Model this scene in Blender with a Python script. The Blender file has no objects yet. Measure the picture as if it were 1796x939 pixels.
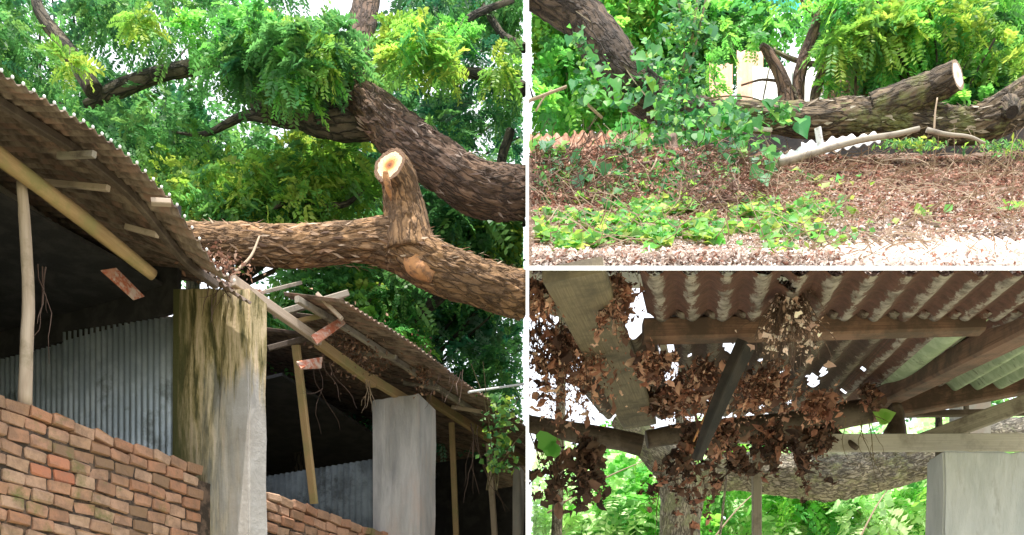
import bpy, bmesh, math, random
import numpy as np
from mathutils import Vector, noise as mn
random.seed(7); rng = np.random.default_rng(11)
R = math.radians
SC = bpy.context.scene
COL = SC.collection
# ------------------------------------------------------------------ camera
F = 1800.0; HZ = 1340.0; ZC = 1.6
cam = bpy.data.cameras.new('camera'); camo = bpy.data.objects.new('camera', cam); COL.objects.link(camo)
camo.location = (0, 0, ZC); camo.rotation_euler = (R(90), 0, 0)
cam.sensor_width = 36; cam.lens = 36 * F / 1796; cam.shift_y = (HZ - 469.5) / 1796
cam.clip_start = .05; cam.clip_end = 2000
SC.camera = camo
# ------------------------------------------------------------------ world: bright hazy sky
SUN_EL, SUN_AZ = 77, 178          # azimuth from +Y, clockwise: behind the camera
w = bpy.data.worlds.new('World'); SC.world = w; w.use_nodes = True
nt = w.node_tree; nt.nodes.clear()
sky = nt.nodes.new('ShaderNodeTexSky'); sky.sky_type = 'NISHITA'; sky.sun_disc = False
sky.sun_elevation = R(SUN_EL); sky.sun_rotation = R(SUN_AZ); sky.dust_density = 4; sky.air_density = 1.2
bg = nt.nodes.new('ShaderNodeBackground'); bg.inputs[1].default_value = .15
tc = nt.nodes.new('ShaderNodeTexCoord'); nz = nt.nodes.new('ShaderNodeTexNoise'); nz.inputs['Scale'].default_value = 2.2; nz.inputs['Detail'].default_value = 6
rp = nt.nodes.new('ShaderNodeValToRGB'); rp.color_ramp.elements[0].position = .30; rp.color_ramp.elements[1].position = .52
rp.color_ramp.elements[0].color = (.55,.55,.55,1); rp.color_ramp.elements[1].color = (.97,.97,.97,1)
mx = nt.nodes.new('ShaderNodeMix'); mx.data_type = 'RGBA'
mx.inputs[7].default_value = (7.6, 8.0, 8.7, 1)      # white cloud
out = nt.nodes.new('ShaderNodeOutputWorld'); L = nt.links.new
L(tc.outputs['Generated'], nz.inputs['Vector']); L(nz.outputs['Fac'], rp.inputs[0]); L(rp.outputs[0], mx.inputs[0])
L(sky.outputs[0], mx.inputs[6]); L(mx.outputs[2], bg.inputs[0]); L(bg.outputs[0], out.inputs[0])
# ------------------------------------------------------------------ sun
sl = bpy.data.lights.new('sun', 'SUN'); sl.energy = 4.6; sl.angle = R(.6); sl.color = (1, .95, .86)
so = bpy.data.objects.new('sun', sl); COL.objects.link(so)
sd = Vector((math.sin(R(SUN_AZ)) * math.cos(R(SUN_EL)), math.cos(R(SUN_AZ)) * math.cos(R(SUN_EL)), math.sin(R(SUN_EL))))
so.rotation_euler = sd.to_track_quat('Z', 'Y').to_euler(); so.location = (0, 0, 30)
SC.view_settings.view_transform = 'Standard'; SC.view_settings.look = 'None'
SC.view_settings.exposure = .85; SC.view_settings.gamma = 1

# ------------------------------------------------------------------ placing helpers
def P(px, py, Y): return Vector(((px - 898) / F * Y, Y, ZC + (HZ - py) / F * Y))
D = Vector((.448, .894, 0)); N = Vector((.894, -.448, 0)); A0 = Vector((-2.94, 5.9, 0))
def fp(t, o, z): p = A0 + D * t + N * o; p.z = z; return p
def ft(px, o):
    r = (px - 898) / F; return (r * (5.9 - .448 * o) + 2.94 - .894 * o) / (.448 - .894 * r)
def fh(px, py, o):
    t = ft(px, o); Y = 5.9 - .448 * o + .894 * t
    return t, ZC + (HZ - py) / F * Y
def FP(px, py, o): t, z = fh(px, py, o); return fp(t, o, z)
def o_lim(t, px=919):
    r = (px - 898) / F; return (r * (5.9 + .894 * t) + 2.94 - .448 * t) / (.894 + .448 * r)
def lerp(a, b, k): return a + (b - a) * k
def interp(pts, x):
    if x <= pts[0][0]: return pts[0][1]
    for (a, b), (c, d) in zip(pts, pts[1:]):
        if x <= c: return b + (d - b) * (x - a) / (c - a)
    return pts[-1][1]

# ------------------------------------------------------------------ objects
def link(o, parent=None):
    COL.objects.link(o)
    if parent: o.parent = parent
    return o
def tag(o, label=None, cat=None, group=None, kind=None):
    if label: o['label'] = label
    if cat: o['category'] = cat
    if group: o['group'] = group
    if kind: o['kind'] = kind
    return o
ORG = {}
SIDE = None; XW = (924.6 - 898) / F
def thing(name, label, cat, loc=(0, 0, 0), group=None):
    o = bpy.data.objects.new(name, None); link(o); o.location = loc; o.empty_display_size = .1
    tag(o, label, cat, group); ORG[o.name] = Vector(loc); return o
def mkmesh(name, V, Fc, mat, parent=None, smooth=False, col=None, uv=None):
    me = bpy.data.meshes.new(name)
    V = np.array(V, dtype=np.float32)
    if SIDE == 'L': V[:, 0] = np.minimum(V[:, 0], XW * V[:, 1] - .0062)     # nothing of this yard passes through the white divider
    if SIDE == 'R': V[:, 0] = np.maximum(V[:, 0], XW * V[:, 1] + .0078)
    if parent is not None and parent.name in ORG: V = V - np.array(ORG[parent.name], dtype=np.float32)
    if isinstance(Fc, np.ndarray):
        k = Fc.shape[1]; me.vertices.add(len(V)); me.vertices.foreach_set('co', V.ravel())
        me.loops.add(Fc.size); me.loops.foreach_set('vertex_index', Fc.astype(np.int32).ravel())
        me.polygons.add(len(Fc)); me.polygons.foreach_set('loop_start', np.arange(0, Fc.size, k, dtype=np.int32))
        me.update(calc_edges=True)
    else:
        me.from_pydata(V.tolist(), [], Fc)
    if uv is not None:
        lay = me.uv_layers.new(name='UVMap'); lay.data.foreach_set('uv', np.asarray(uv, dtype=np.float32).ravel())
    if col is not None:
        at = me.color_attributes.new('Col', 'FLOAT_COLOR', 'POINT')
        c = np.ones((len(V), 4), dtype=np.float32); c[:, :3] = col; at.data.foreach_set('color', c.ravel())
    if smooth: me.polygons.foreach_set('use_smooth', np.ones(len(me.polygons), dtype=bool))
    if mat: me.materials.append(mat)
    o = bpy.data.objects.new(name, me); link(o, parent)
    if parent is not None and parent.name in ORG: ORG.setdefault(o.name, ORG[parent.name])   # same frame for sub-parts
    return o

# ------------------------------------------------------------------ materials
def newmat(name):
    m = bpy.data.materials.new(name); m.use_nodes = True; t = m.node_tree
    return m, t, t.nodes['Principled BSDF'], t.links.new
def ramp(t, stops):
    r = t.nodes.new('ShaderNodeValToRGB'); e = r.color_ramp.elements
    while len(e) < len(stops): e.new(.5)
    for k, (p, c) in enumerate(stops): e[k].position = p; e[k].color = (*c, 1)
    return r
def bump(t, L, b, src, st, dist=.02):
    n = t.nodes.new('ShaderNodeBump'); n.inputs['Strength'].default_value = st; n.inputs['Distance'].default_value = dist
    L(src, n.inputs['Height']); L(n.outputs[0], b.inputs['Normal']); return n
def coords(t, L, kind, scale):
    c = t.nodes.new('ShaderNodeTexCoord'); mp = t.nodes.new('ShaderNodeMapping'); mp.inputs['Scale'].default_value = scale
    L(c.outputs[kind], mp.inputs[0]); return mp.outputs[0]
def noisen(t, L, vec, scale, detail=5, rough=.6, dist=0):
    n = t.nodes.new('ShaderNodeTexNoise'); n.inputs['Scale'].default_value = scale; n.inputs['Detail'].default_value = detail
    n.inputs['Roughness'].default_value = rough; n.inputs['Distortion'].default_value = dist; L(vec, n.inputs['Vector']); return n.outputs['Fac']
def mixc(t, L, fac, a, b):
    m = t.nodes.new('ShaderNodeMix'); m.data_type = 'RGBA'
    for s, v in ((0, fac), (6, a), (7, b)):
        if isinstance(v, (int, float)): m.inputs[s].default_value = v
        elif isinstance(v, tuple): m.inputs[s].default_value = (*v, 1)
        else: L(v, m.inputs[s])
    return m.outputs[2]
def m_bark(name, a, b, c, moss=None, sx=3.0, sy=9.0, st=.9, crack=1., cs=1.25):
    m, t, B, L = newmat(name); uv = coords(t, L, 'UV', (sy, sx, 1))
    n1 = noisen(t, L, uv, 1.6, 8, .65, .6)
    r = ramp(t, [(.25, a), (.48, b), (.62, b), (.75, c)]); L(n1, r.inputs[0]); colr = r.outputs[0]
    ob = coords(t, L, 'Object', (1, 1, 1)); n2 = noisen(t, L, ob, 5, 5)
    r2 = ramp(t, [(.40, (0, 0, 0)), (.62, (1, 1, 1))]); L(n2, r2.inputs[0])
    tint = tuple(x * .45 for x in b)
    n5 = noisen(t, L, ob, 1.9, 5, .65, .5); r5 = ramp(t, [(.42, (1.25, 1.18, 1.08)), (.60, (.62, .60, .60))]); L(n5, r5.inputs[0])
    mu = t.nodes.new('ShaderNodeMix'); mu.data_type = 'RGBA'; mu.blend_type = 'MULTIPLY'; mu.inputs[0].default_value = .8; L(colr, mu.inputs[6]); L(r5.outputs[0], mu.inputs[7]); colr = mu.outputs[2]
    colr = mixc(t, L, r2.outputs[0], colr, mixc(t, L, .55, colr, tint))
    vo = t.nodes.new('ShaderNodeTexVoronoi'); vo.feature = 'DISTANCE_TO_EDGE'; vo.inputs['Scale'].default_value = cs
    wv = t.nodes.new('ShaderNodeVectorMath'); wv.operation = 'MULTIPLY_ADD'; nv = t.nodes.new('ShaderNodeTexNoise'); nv.inputs['Scale'].default_value = 2.2; nv.inputs['Detail'].default_value = 4; L(uv, nv.inputs['Vector'])
    L(nv.outputs['Color'], wv.inputs[0]); wv.inputs[1].default_value = (1.1, 1.1, 0); L(uv, wv.inputs[2]); L(wv.outputs[0], vo.inputs['Vector'])
    rv = ramp(t, [(.0, (0, 0, 0)), (.16, (1, 1, 1))]); L(vo.outputs['Distance'], rv.inputs[0])
    inv = t.nodes.new('ShaderNodeMath'); inv.operation = 'MULTIPLY_ADD'; L(rv.outputs[0], inv.inputs[0]); inv.inputs[1].default_value = -crack; inv.inputs[2].default_value = crack
    colr = mixc(t, L, inv.outputs[0], colr, tuple(x * .35 for x in a))
    hm = t.nodes.new('ShaderNodeMath'); hm.operation = 'MULTIPLY_ADD'; L(rv.outputs[0], hm.inputs[0]); hm.inputs[1].default_value = .7; L(n1, hm.inputs[2]); hgt = hm.outputs[0]
    if moss:
        n3 = noisen(t, L, ob, 3.3, 6, .7); r3 = ramp(t, [(.52, (0, 0, 0)), (.64, (1, 1, 1))]); L(n3, r3.inputs[0])
        colr = mixc(t, L, r3.outputs[0], colr, moss)
    L(colr, B.inputs['Base Color']); B.inputs['Roughness'].default_value = .9
    bump(t, L, B, hgt, st, .04); return m
def m_wood(name, a, b, c=None, rough=.75, s=(26, 2.2, 1), blot=.55):
    m, t, B, L = newmat(name); uv = coords(t, L, 'UV', s)
    n1 = noisen(t, L, uv, 1.3, 6, .6, .4); r = ramp(t, [(.3, a), (.7, b)]); L(n1, r.inputs[0]); cc = r.outputs[0]
    if c:
        ob = coords(t, L, 'Object', (1, 1, 1)); n2 = noisen(t, L, ob, 4.5, 6, .7)
        r2 = ramp(t, [(blot - .08, (0, 0, 0)), (blot + .08, (1, 1, 1))]); L(n2, r2.inputs[0]); cc = mixc(t, L, r2.outputs[0], cc, c)
    L(cc, B.inputs['Base Color']); B.inputs['Roughness'].default_value = rough; bump(t, L, B, n1, .35, .01); return m
def m_patch(name, a, b, c=None, scale=6, rough=.85, st=.3, th=(.45, .6), metal=0, s=(1, 1, 1), sc2=14, th2=(.5,.62), dist=.01):
    m, t, B, L = newmat(name); ob = coords(t, L, 'Object', s)
    n1 = noisen(t, L, ob, scale, 8, .65, .3); r = ramp(t, [(th[0], a), (th[1], b)]); L(n1, r.inputs[0]); cc = r.outputs[0]
    if c:
        n2 = noisen(t, L, ob, sc2, 6, .7); r2 = ramp(t, [(th2[0], (0, 0, 0)), (th2[1], (1, 1, 1))]); L(n2, r2.inputs[0]); cc = mixc(t, L, r2.outputs[0], cc, c)
    L(cc, B.inputs['Base Color']); B.inputs['Roughness'].default_value = rough; B.inputs['Metallic'].default_value = metal
    n3 = noisen(t, L, ob, scale * 6, 6, .7); bump(t, L, B, n3, st, dist); return m
def m_leaf(name, trans=.5, rough=.5, gain=1.25):
    m, t, B, L = newmat(name); t.nodes.remove(B); o = t.nodes['Material Output']
    at = t.nodes.new('ShaderNodeAttribute'); at.attribute_name = 'Col'
    d = t.nodes.new('ShaderNodeBsdfDiffuse'); tr = t.nodes.new('ShaderNodeBsdfTranslucent'); g = t.nodes.new('ShaderNodeBsdfGlossy'); g.inputs['Roughness'].default_value = rough
    hs = t.nodes.new('ShaderNodeHueSaturation'); hs.inputs['Value'].default_value = 1.5 * gain; hs.inputs['Hue'].default_value = .485
    L(at.outputs[0], d.inputs[0]); L(at.outputs[0], hs.inputs['Color']); L(hs.outputs[0], tr.inputs[0])
    m1 = t.nodes.new('ShaderNodeMixShader'); m1.inputs[0].default_value = trans; L(d.outputs[0], m1.inputs[1]); L(tr.outputs[0], m1.inputs[2])
    m2 = t.nodes.new('ShaderNodeMixShader'); m2.inputs[0].default_value = .03; L(m1.outputs[0], m2.inputs[1]); L(g.outputs[0], m2.inputs[2])
    L(m2.outputs[0], o.inputs[0]); return m
def m_rand(name, stops, grime, gs=9, moss=None, mscale=2.5, mth=(.58,.68)):
    m, t, B, L = newmat(name); oi = t.nodes.new('ShaderNodeObjectInfo'); r = ramp(t, stops); r.color_ramp.interpolation = 'LINEAR'
    L(oi.outputs['Random'], r.inputs[0])
    g = t.nodes.new('ShaderNodeNewGeometry'); n = noisen(t, L, g.outputs['Position'], gs, 8, .7)
    r2 = ramp(t, [(.42, (0, 0, 0)), (.62, (1, 1, 1))]); L(n, r2.inputs[0])
    f = t.nodes.new('ShaderNodeMath'); f.operation = 'MULTIPLY'; L(r2.outputs[0], f.inputs[0]); f.inputs[1].default_value = .7
    cc = mixc(t, L, f.outputs[0], r.outputs[0], grime)
    if moss:
        n4 = noisen(t, L, g.outputs['Position'], mscale, 6, .7); r4 = ramp(t, [(mth[0], (0, 0, 0)), (mth[1], (1, 1, 1))]); L(n4, r4.inputs[0]); cc = mixc(t, L, r4.outputs[0], cc, moss)
    L(cc, B.inputs['Base Color']); B.inputs['Roughness'].default_value = .92
    n3 = noisen(t, L, g.outputs['Position'], 55, 7, .7); bump(t, L, B, n3, .8, .012); return m
M = {}
M['bark_warm'] = m_bark('bark_warm', (.10, .055, .03), (.38, .23, .12), (.62, .44, .27), cs=1.9, sx=2.6, crack=.6)
M['bark_dark'] = m_bark('bark_dark', (.04, .026, .02), (.20, .125, .085), (.40, .28, .20), crack=.7, cs=1.6)
M['bark_grey'] = m_bark('bark_grey', (.05, .035, .025), (.20, .15, .10), (.44, .36, .26), moss=(.17, .18, .06), crack=.8, cs=1.7)
M['bark_black'] = m_bark('bark_black', (.025, .018, .014), (.10, .07, .05), (.26, .20, .15), crack=.7, cs=1.7)
M['bark_pale'] = m_bark('bark_pale', (.22, .18, .13), (.60, .54, .45), (.76, .70, .61), moss=(.48, .48, .28), st=.8, crack=.75, cs=2.2, sx=4.5, sy=12)
M['bark_far'] = m_bark('bark_far', (.05, .045, .035), (.13, .11, .08), (.22, .18, .13))
def m_cut(name, stops, ring=.35):
    m, t, B, L = newmat(name); uv = t.nodes.new('ShaderNodeTexCoord'); sp = t.nodes.new('ShaderNodeSeparateXYZ'); L(uv.outputs['UV'], sp.inputs[0])
    n = noisen(t, L, coords(t, L, 'Object', (1, 1, 1)), 11, 5, .6); a = t.nodes.new('ShaderNodeMath'); a.operation = 'MULTIPLY_ADD'; L(n, a.inputs[0]); a.inputs[1].default_value = .42; L(sp.outputs[0], a.inputs[2])
    rp_ = ramp(t, stops); L(a.outputs[0], rp_.inputs[0])
    k = t.nodes.new('ShaderNodeMath'); k.operation = 'MULTIPLY'; L(a.outputs[0], k.inputs[0]); k.inputs[1].default_value = 75
    si = t.nodes.new('ShaderNodeMath'); si.operation = 'SINE'; L(k.outputs[0], si.inputs[0])
    n2 = noisen(t, L, coords(t, L, 'Object', (9, 60, 14)), 3, 6, .7); ad = t.nodes.new('ShaderNodeMath'); ad.operation = 'MULTIPLY_ADD'; L(si.outputs[0], ad.inputs[0]); ad.inputs[1].default_value = .18; L(n2, ad.inputs[2])
    r2 = ramp(t, [(.45, (ring, ring, ring)), (.62, (0, 0, 0))]); L(ad.outputs[0], r2.inputs[0])
    L(mixc(t, L, r2.outputs[0], rp_.outputs[0], mixc(t, L, .5, rp_.outputs[0], (.30, .14, .05))), B.inputs['Base Color']); B.inputs['Roughness'].default_value = .8
    bump(t, L, B, ad.outputs[0], .6, .01); return m
M['cut'] = m_cut('cut_wood', [(.28, (.22, .06, .02)), (.48, (.60, .22, .05)), (.62, (.78, .45, .18)), (.74, (.72, .56, .33)), (1.0, (.76, .62, .40)), (1.13, (.62, .42, .24)), (1.19, (.16, .09, .05))][:7])
M['cut_rot'] = m_patch('cut_heart', (.30, .08, .02), (.60, .20, .04), scale=20, st=1, dist=.03)
M['cut_pale'] = m_cut('cut_pale', [(.3, (.60, .48, .34)), (.6, (.82, .76, .66)), (1.1, (.88, .85, .78)), (1.18, (.3, .22, .15))])
M['cut_orange'] = m_patch('scar', (.55, .27, .11), (.42, .20, .09), (.2, .11, .06), scale=14, st=.8)
M['pole'] = m_wood('pole_wood', (.30, .19, .09), (.50, .34, .16), (.30, .25, .10))
M['pole_pale'] = m_wood('pale_pole_wood', (.40, .30, .22), (.58, .47, .37), (.3, .24, .16), blot=.62)
M['wood_dark'] = m_wood('dark_wood', (.035, .025, .02), (.11, .075, .05), (.16, .12, .09))
M['wood_red'] = m_wood('reddish_wood', (.10, .05, .035), (.30, .165, .115), (.09, .055, .04), blot=.52)
M['wood_grey'] = m_wood('grey_wood', (.22, .19, .15), (.40, .35, .28), (.13, .10, .08), blot=.58)
M['wood_olive'] = m_wood('olive_wood', (.12, .095, .065), (.27, .215, .14), (.10, .08, .055), blot=.55)
M['wood_light'] = m_wood('light_board', (.46, .42, .36), (.62, .57, .50), (.36, .32, .27), blot=.6)
M['asbestos'] = m_patch('fibre_cement', (.16, .06, .04), (.52, .48, .43), (.09, .05, .04), scale=4.5, th=(.46, .56), sc2=7, th2=(.55, .70), s=(2.6, .8, .5), st=.7)
M['asbestos2'] = m_patch('fibre_cement_dark', (.07, .035, .025), (.26, .22, .19), (.05, .035, .03), scale=5, th=(.50, .62), sc2=6, th2=(.52, .66), s=(2.6, .9, .5), st=.7)
def m_fibre(name, dark, pale, grime, th=0.):
    m, t, B, L = newmat(name); uv = t.nodes.new('ShaderNodeTexCoord'); sp = t.nodes.new('ShaderNodeSeparateXYZ'); L(uv.outputs['UV'], sp.inputs[0])
    c = t.nodes.new('ShaderNodeMath'); c.operation = 'MULTIPLY'; L(sp.outputs[0], c.inputs[0]); c.inputs[1].default_value = 2 * math.pi
    co = t.nodes.new('ShaderNodeMath'); co.operation = 'COSINE'; L(c.outputs[0], co.inputs[0])
    n = noisen(t, L, coords(t, L, 'UV', (2.2, 5, 1)), 1.9, 9, .74); n2 = noisen(t, L, coords(t, L, 'UV', (.5, 1.2, 1)), 1.3, 4)
    a = t.nodes.new('ShaderNodeMath'); a.operation = 'MULTIPLY_ADD'; L(n, a.inputs[0]); a.inputs[1].default_value = 5.2; L(co.outputs[0], a.inputs[2])
    a2 = t.nodes.new('ShaderNodeMath'); a2.operation = 'MULTIPLY_ADD'; L(n2, a2.inputs[0]); a2.inputs[1].default_value = 3.6; L(a.outputs[0], a2.inputs[2])
    mr = t.nodes.new('ShaderNodeMapRange'); mr.inputs[1].default_value = 3.75 + th; mr.inputs[2].default_value = 4.2 + th; L(a2.outputs[0], mr.inputs[0])
    gcol = ramp(t, [(.42, pale), (.62, grime)]); L(noisen(t, L, coords(t, L, 'Object', (1, 1, 1)), 11, 8, .7), gcol.inputs[0])
    dk = ramp(t, [(.35, dark), (.65, tuple(x * 1.9 for x in dark))]); L(noisen(t, L, coords(t, L, 'Object', (1, 1, 1)), 17, 8, .7), dk.inputs[0])
    L(mixc(t, L, mr.outputs[0], gcol.outputs[0], dk.outputs[0]), B.inputs['Base Color']); B.inputs['Roughness'].default_value = .9
    bump(t, L, B, n, .7, .02); return m
M['asbestos'] = m_fibre('fibre_cement', (.075, .032, .024), (.38, .33, .30), (.12, .095, .08), -.28)
M['asbestos2'] = m_fibre('fibre_cement_dark', (.045, .024, .018), (.22, .18, .15), (.08, .065, .05), -.3)
M['char_gap_shade'] = m_patch('charred_wood_gap_shade', (.010, .008, .007), (.03, .022, .018), scale=9)  # black of the charred board, also painted shade below the fallen limb
M['greensheet'] = m_patch('green_sheet', (.30, .38, .24), (.42, .50, .34), (.10, .10, .07), scale=8, sc2=9, th2=(.58, .68))
M['tin_roof'] = m_patch('old_tin_roof', (.09, .06, .045), (.29, .22, .17), (.26, .16, .12), scale=5, sc2=4, th=(.42, .62), th2=(.50, .60), rough=.85, s=(1, 1.8, 1))
M['tin_blue'] = m_patch('grey_tin_sheet', (.44, .51, .56), (.60, .67, .72), (.22, .25, .25), scale=3, sc2=2.2, th2=(.56, .66), rough=.45, metal=.35)
M['tin_dim'] = m_patch('dull_tin', (.12, .14, .15), (.20, .23, .24), (.07, .08, .08), scale=3, sc2=4)
M['eave_glint'] = m_patch('painted_glint', (.80, .80, .80), (.86, .86, .86), rough=.4)  # near white, the sky glint is put into the colour
M['tin_rust'] = m_patch('rusty_tin', (.34, .15, .09), (.50, .30, .22), (.16, .09, .06), scale=6, sc2=9)
M['tin_white'] = m_patch('white_tin', (.72, .72, .72), (.8, .8, .8), (.35, .30, .26), scale=5, sc2=8, th2=(.6, .7))
M['tin_pink'] = m_patch('pink_tin', (.58, .31, .22), (.70, .46, .36), (.45, .20, .13), scale=3, sc2=5, th2=(.58, .7))
M['tin_red'] = m_patch('red_sheet', (.50, .14, .07), (.62, .30, .20), (.66, .50, .42), scale=12, sc2=16, th2=(.48, .6))
M['tin_pale'] = m_patch('pale_tin', (.62, .50, .44), (.74, .64, .58), (.50, .32, .25), scale=5, sc2=9, th2=(.56, .68))
M['tarp'] = m_patch('turquoise_tarp', (.04, .50, .55), (.08, .62, .66), scale=4, st=.1)
M['white'] = m_patch('white_paint', (.84, .84, .84), (.88, .88, .88), scale=2, st=.05)
M['conc'] = m_patch('concrete', (.36, .345, .335), (.53, .50, .48), (.50, .40, .35), scale=3, sc2=1.6, th=(.38, .62), th2=(.50, .70), st=.6, dist=.012, s=(2.4, 2.4, .55))
M['conc2'] = m_patch('concrete_grey', (.42, .44, .44), (.54, .55, .55), (.33, .33, .31), scale=3, sc2=4, th=(.4, .62), th2=(.54, .70), st=.7, dist=.014, s=(2.2, 2.2, .6))
M['mortar'] = m_patch('mortar', (.05, .035, .025), (.18, .12, .085), scale=12, st=.8)
M['plaster'] = m_patch('render_coat', (.30, .24, .20), (.40, .33, .28), scale=5)
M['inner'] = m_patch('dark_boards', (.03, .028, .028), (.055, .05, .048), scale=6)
M['soil'] = m_patch('leaf_soil', (.12, .065, .04), (.26, .16, .11), (.36, .26, .20), scale=9, sc2=18, st=1, dist=.03)
M['earth'] = m_patch('earth', (.30, .25, .17), (.42, .37, .27), (.16, .22, .07), scale=.8, sc2=1.2, th2=(.45, .6))
M['brick'] = m_rand('brick_clay', [(0, (.48, .23, .13)), (.3, (.56, .31, .20)), (.55, (.58, .38, .26)), (.8, (.42, .23, .14)), (1, (.28, .18, .11))], (.24, .15, .10), moss=(.17, .18, .055), mscale=2.3, mth=(.54, .66))
M['brick_red'] = m_rand('brick_red', [(0, (.55, .20, .11)), (1, (.62, .27, .16))], (.4, .2, .13))
M['leaf'] = m_leaf('leaf'); M['dead'] = m_leaf('dead_leaf', .2, .7, 1.0)
M['stem'] = m_wood('stem', (.10, .08, .04), (.22, .17, .09))
M['twig'] = m_wood('twig', (.26, .18, .11), (.46, .35, .25))
M['twig_dark'] = m_wood('dark_twig', (.07, .04, .03), (.16, .10, .075))
# stained pier: moss and yellow stain on the upper part
def m_pier(name, zt):
    m, t, B, L = newmat(name); g = t.nodes.new('ShaderNodeNewGeometry'); sx = t.nodes.new('ShaderNodeSeparateXYZ'); L(g.outputs['Position'], sx.inputs[0])
    mp = t.nodes.new('ShaderNodeMapping'); mp.inputs['Scale'].default_value = (6, 6, .9); L(g.outputs['Position'], mp.inputs[0])
    st = noisen(t, L, mp.outputs[0], 1.6, 7, .65, .2)
    base = ramp(t, [(.35, (.36, .33, .30)), (.65, (.50, .48, .46))]); L(noisen(t, L, g.outputs['Position'], 3, 7), base.inputs[0])
    # distance below the top, broken by vertical streaks
    ma = t.nodes.new('ShaderNodeMath'); ma.operation = 'MULTIPLY_ADD'; L(st, ma.inputs[0]); ma.inputs[1].default_value = 1.5; L(sx.outputs[2], ma.inputs[2])
    r1 = ramp(t, [(0, (0, 0, 0)), (1, (1, 1, 1))])
    mr = t.nodes.new('ShaderNodeMapRange'); mr.inputs[1].default_value = zt - .05; mr.inputs[2].default_value = zt + .22; L(ma.outputs[0], mr.inputs[0])
    yel = ramp(t, [(.40, (.075, .07, .025)), (.47, (.26, .21, .09)), (.55, (.52, .41, .24)), (.66, (.68, .52, .37))]); L(noisen(t, L, mp.outputs[0], 2.3, 7, .7), yel.inputs[0])
    m3 = t.nodes.new('ShaderNodeVectorMath'); m3.operation = 'DOT_PRODUCT'; L(g.outputs['Position'], m3.inputs[0]); m3.inputs[1].default_value = tuple(N)
    m4 = t.nodes.new('ShaderNodeMath'); m4.operation = 'MULTIPLY_ADD'; L(st, m4.inputs[0]); m4.inputs[1].default_value = .55; L(m3.outputs['Value'], m4.inputs[2])
    m5 = t.nodes.new('ShaderNodeMapRange'); m5.inputs[1].default_value = A0.dot(N) + .12; m5.inputs[2].default_value = A0.dot(N) + .50; m5.inputs[3].default_value = 1; m5.inputs[4].default_value = 0; L(m4.outputs[0], m5.inputs[0])
    mm = t.nodes.new('ShaderNodeMath'); mm.operation = 'MAXIMUM'; L(mr.outputs[0], mm.inputs[0]); L(m5.outputs[0], mm.inputs[1])
    c1 = mixc(t, L, mm.outputs[0], base.outputs[0], yel.outputs[0])
    # inner edge, away from the weather side, is greened over
    dx = t.nodes.new('ShaderNodeVectorMath'); dx.operation = 'DOT_PRODUCT'; L(g.outputs['Position'], dx.inputs[0]); dx.inputs[1].default_value = tuple(N)
    o0 = A0.dot(N)
    m2 = t.nodes.new('ShaderNodeMath'); m2.operation = 'MULTIPLY_ADD'; L(st, m2.inputs[0]); m2.inputs[1].default_value = -.5; L(dx.outputs['Value'], m2.inputs[2])
    mr2 = t.nodes.new('ShaderNodeMapRange'); mr2.inputs[1].default_value = o0 - .56; mr2.inputs[2].default_value = o0 - .42; mr2.inputs[3].default_value = 1; mr2.inputs[4].default_value = 0
    L(m2.outputs[0], mr2.inputs[0])
    c2 = mixc(t, L, mr2.outputs[0], c1, (.10, .10, .035))
    L(c2, B.inputs['Base Color']); B.inputs['Roughness'].default_value = .9; bump(t, L, B, noisen(t, L, g.outputs['Position'], 25, 7), .5, .01)
    return m
M['pier'] = m_pier('stained_pier', ZC + 3.42)

# ------------------------------------------------------------------ shapes
def spline(pts, rad, n):
    """Catmull-Rom through pts with radii, n samples"""
    pts = [Vector(p) for p in pts]; k = len(pts); out = []; rr = []
    if k == 2:
        for i in range(n): u = i / (n - 1); out.append(pts[0].lerp(pts[1], u)); rr.append(lerp(rad[0], rad[1], u))
        return out, rr
    ext = [pts[0] * 2 - pts[1]] + pts + [pts[-1] * 2 - pts[-2]]; er = [rad[0]] + list(rad) + [rad[-1]]
    for i in range(n):
        u = i / (n - 1) * (k - 1); s = min(int(u), k - 2); f = u - s
        a, b, c, d = ext[s:s + 4]; ra, rb, rc, rd = er[s:s + 4]
        g = lambda a, b, c, d: .5 * ((2 * b) + (c - a) * f + (2 * a - 5 * b + 4 * c - d) * f * f + (3 * b - a - 3 * c + d) * f ** 3)
        out.append(g(a, b, c, d)); rr.append(max(.0004, g(ra, rb, rc, rd)))
    return out, rr
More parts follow.
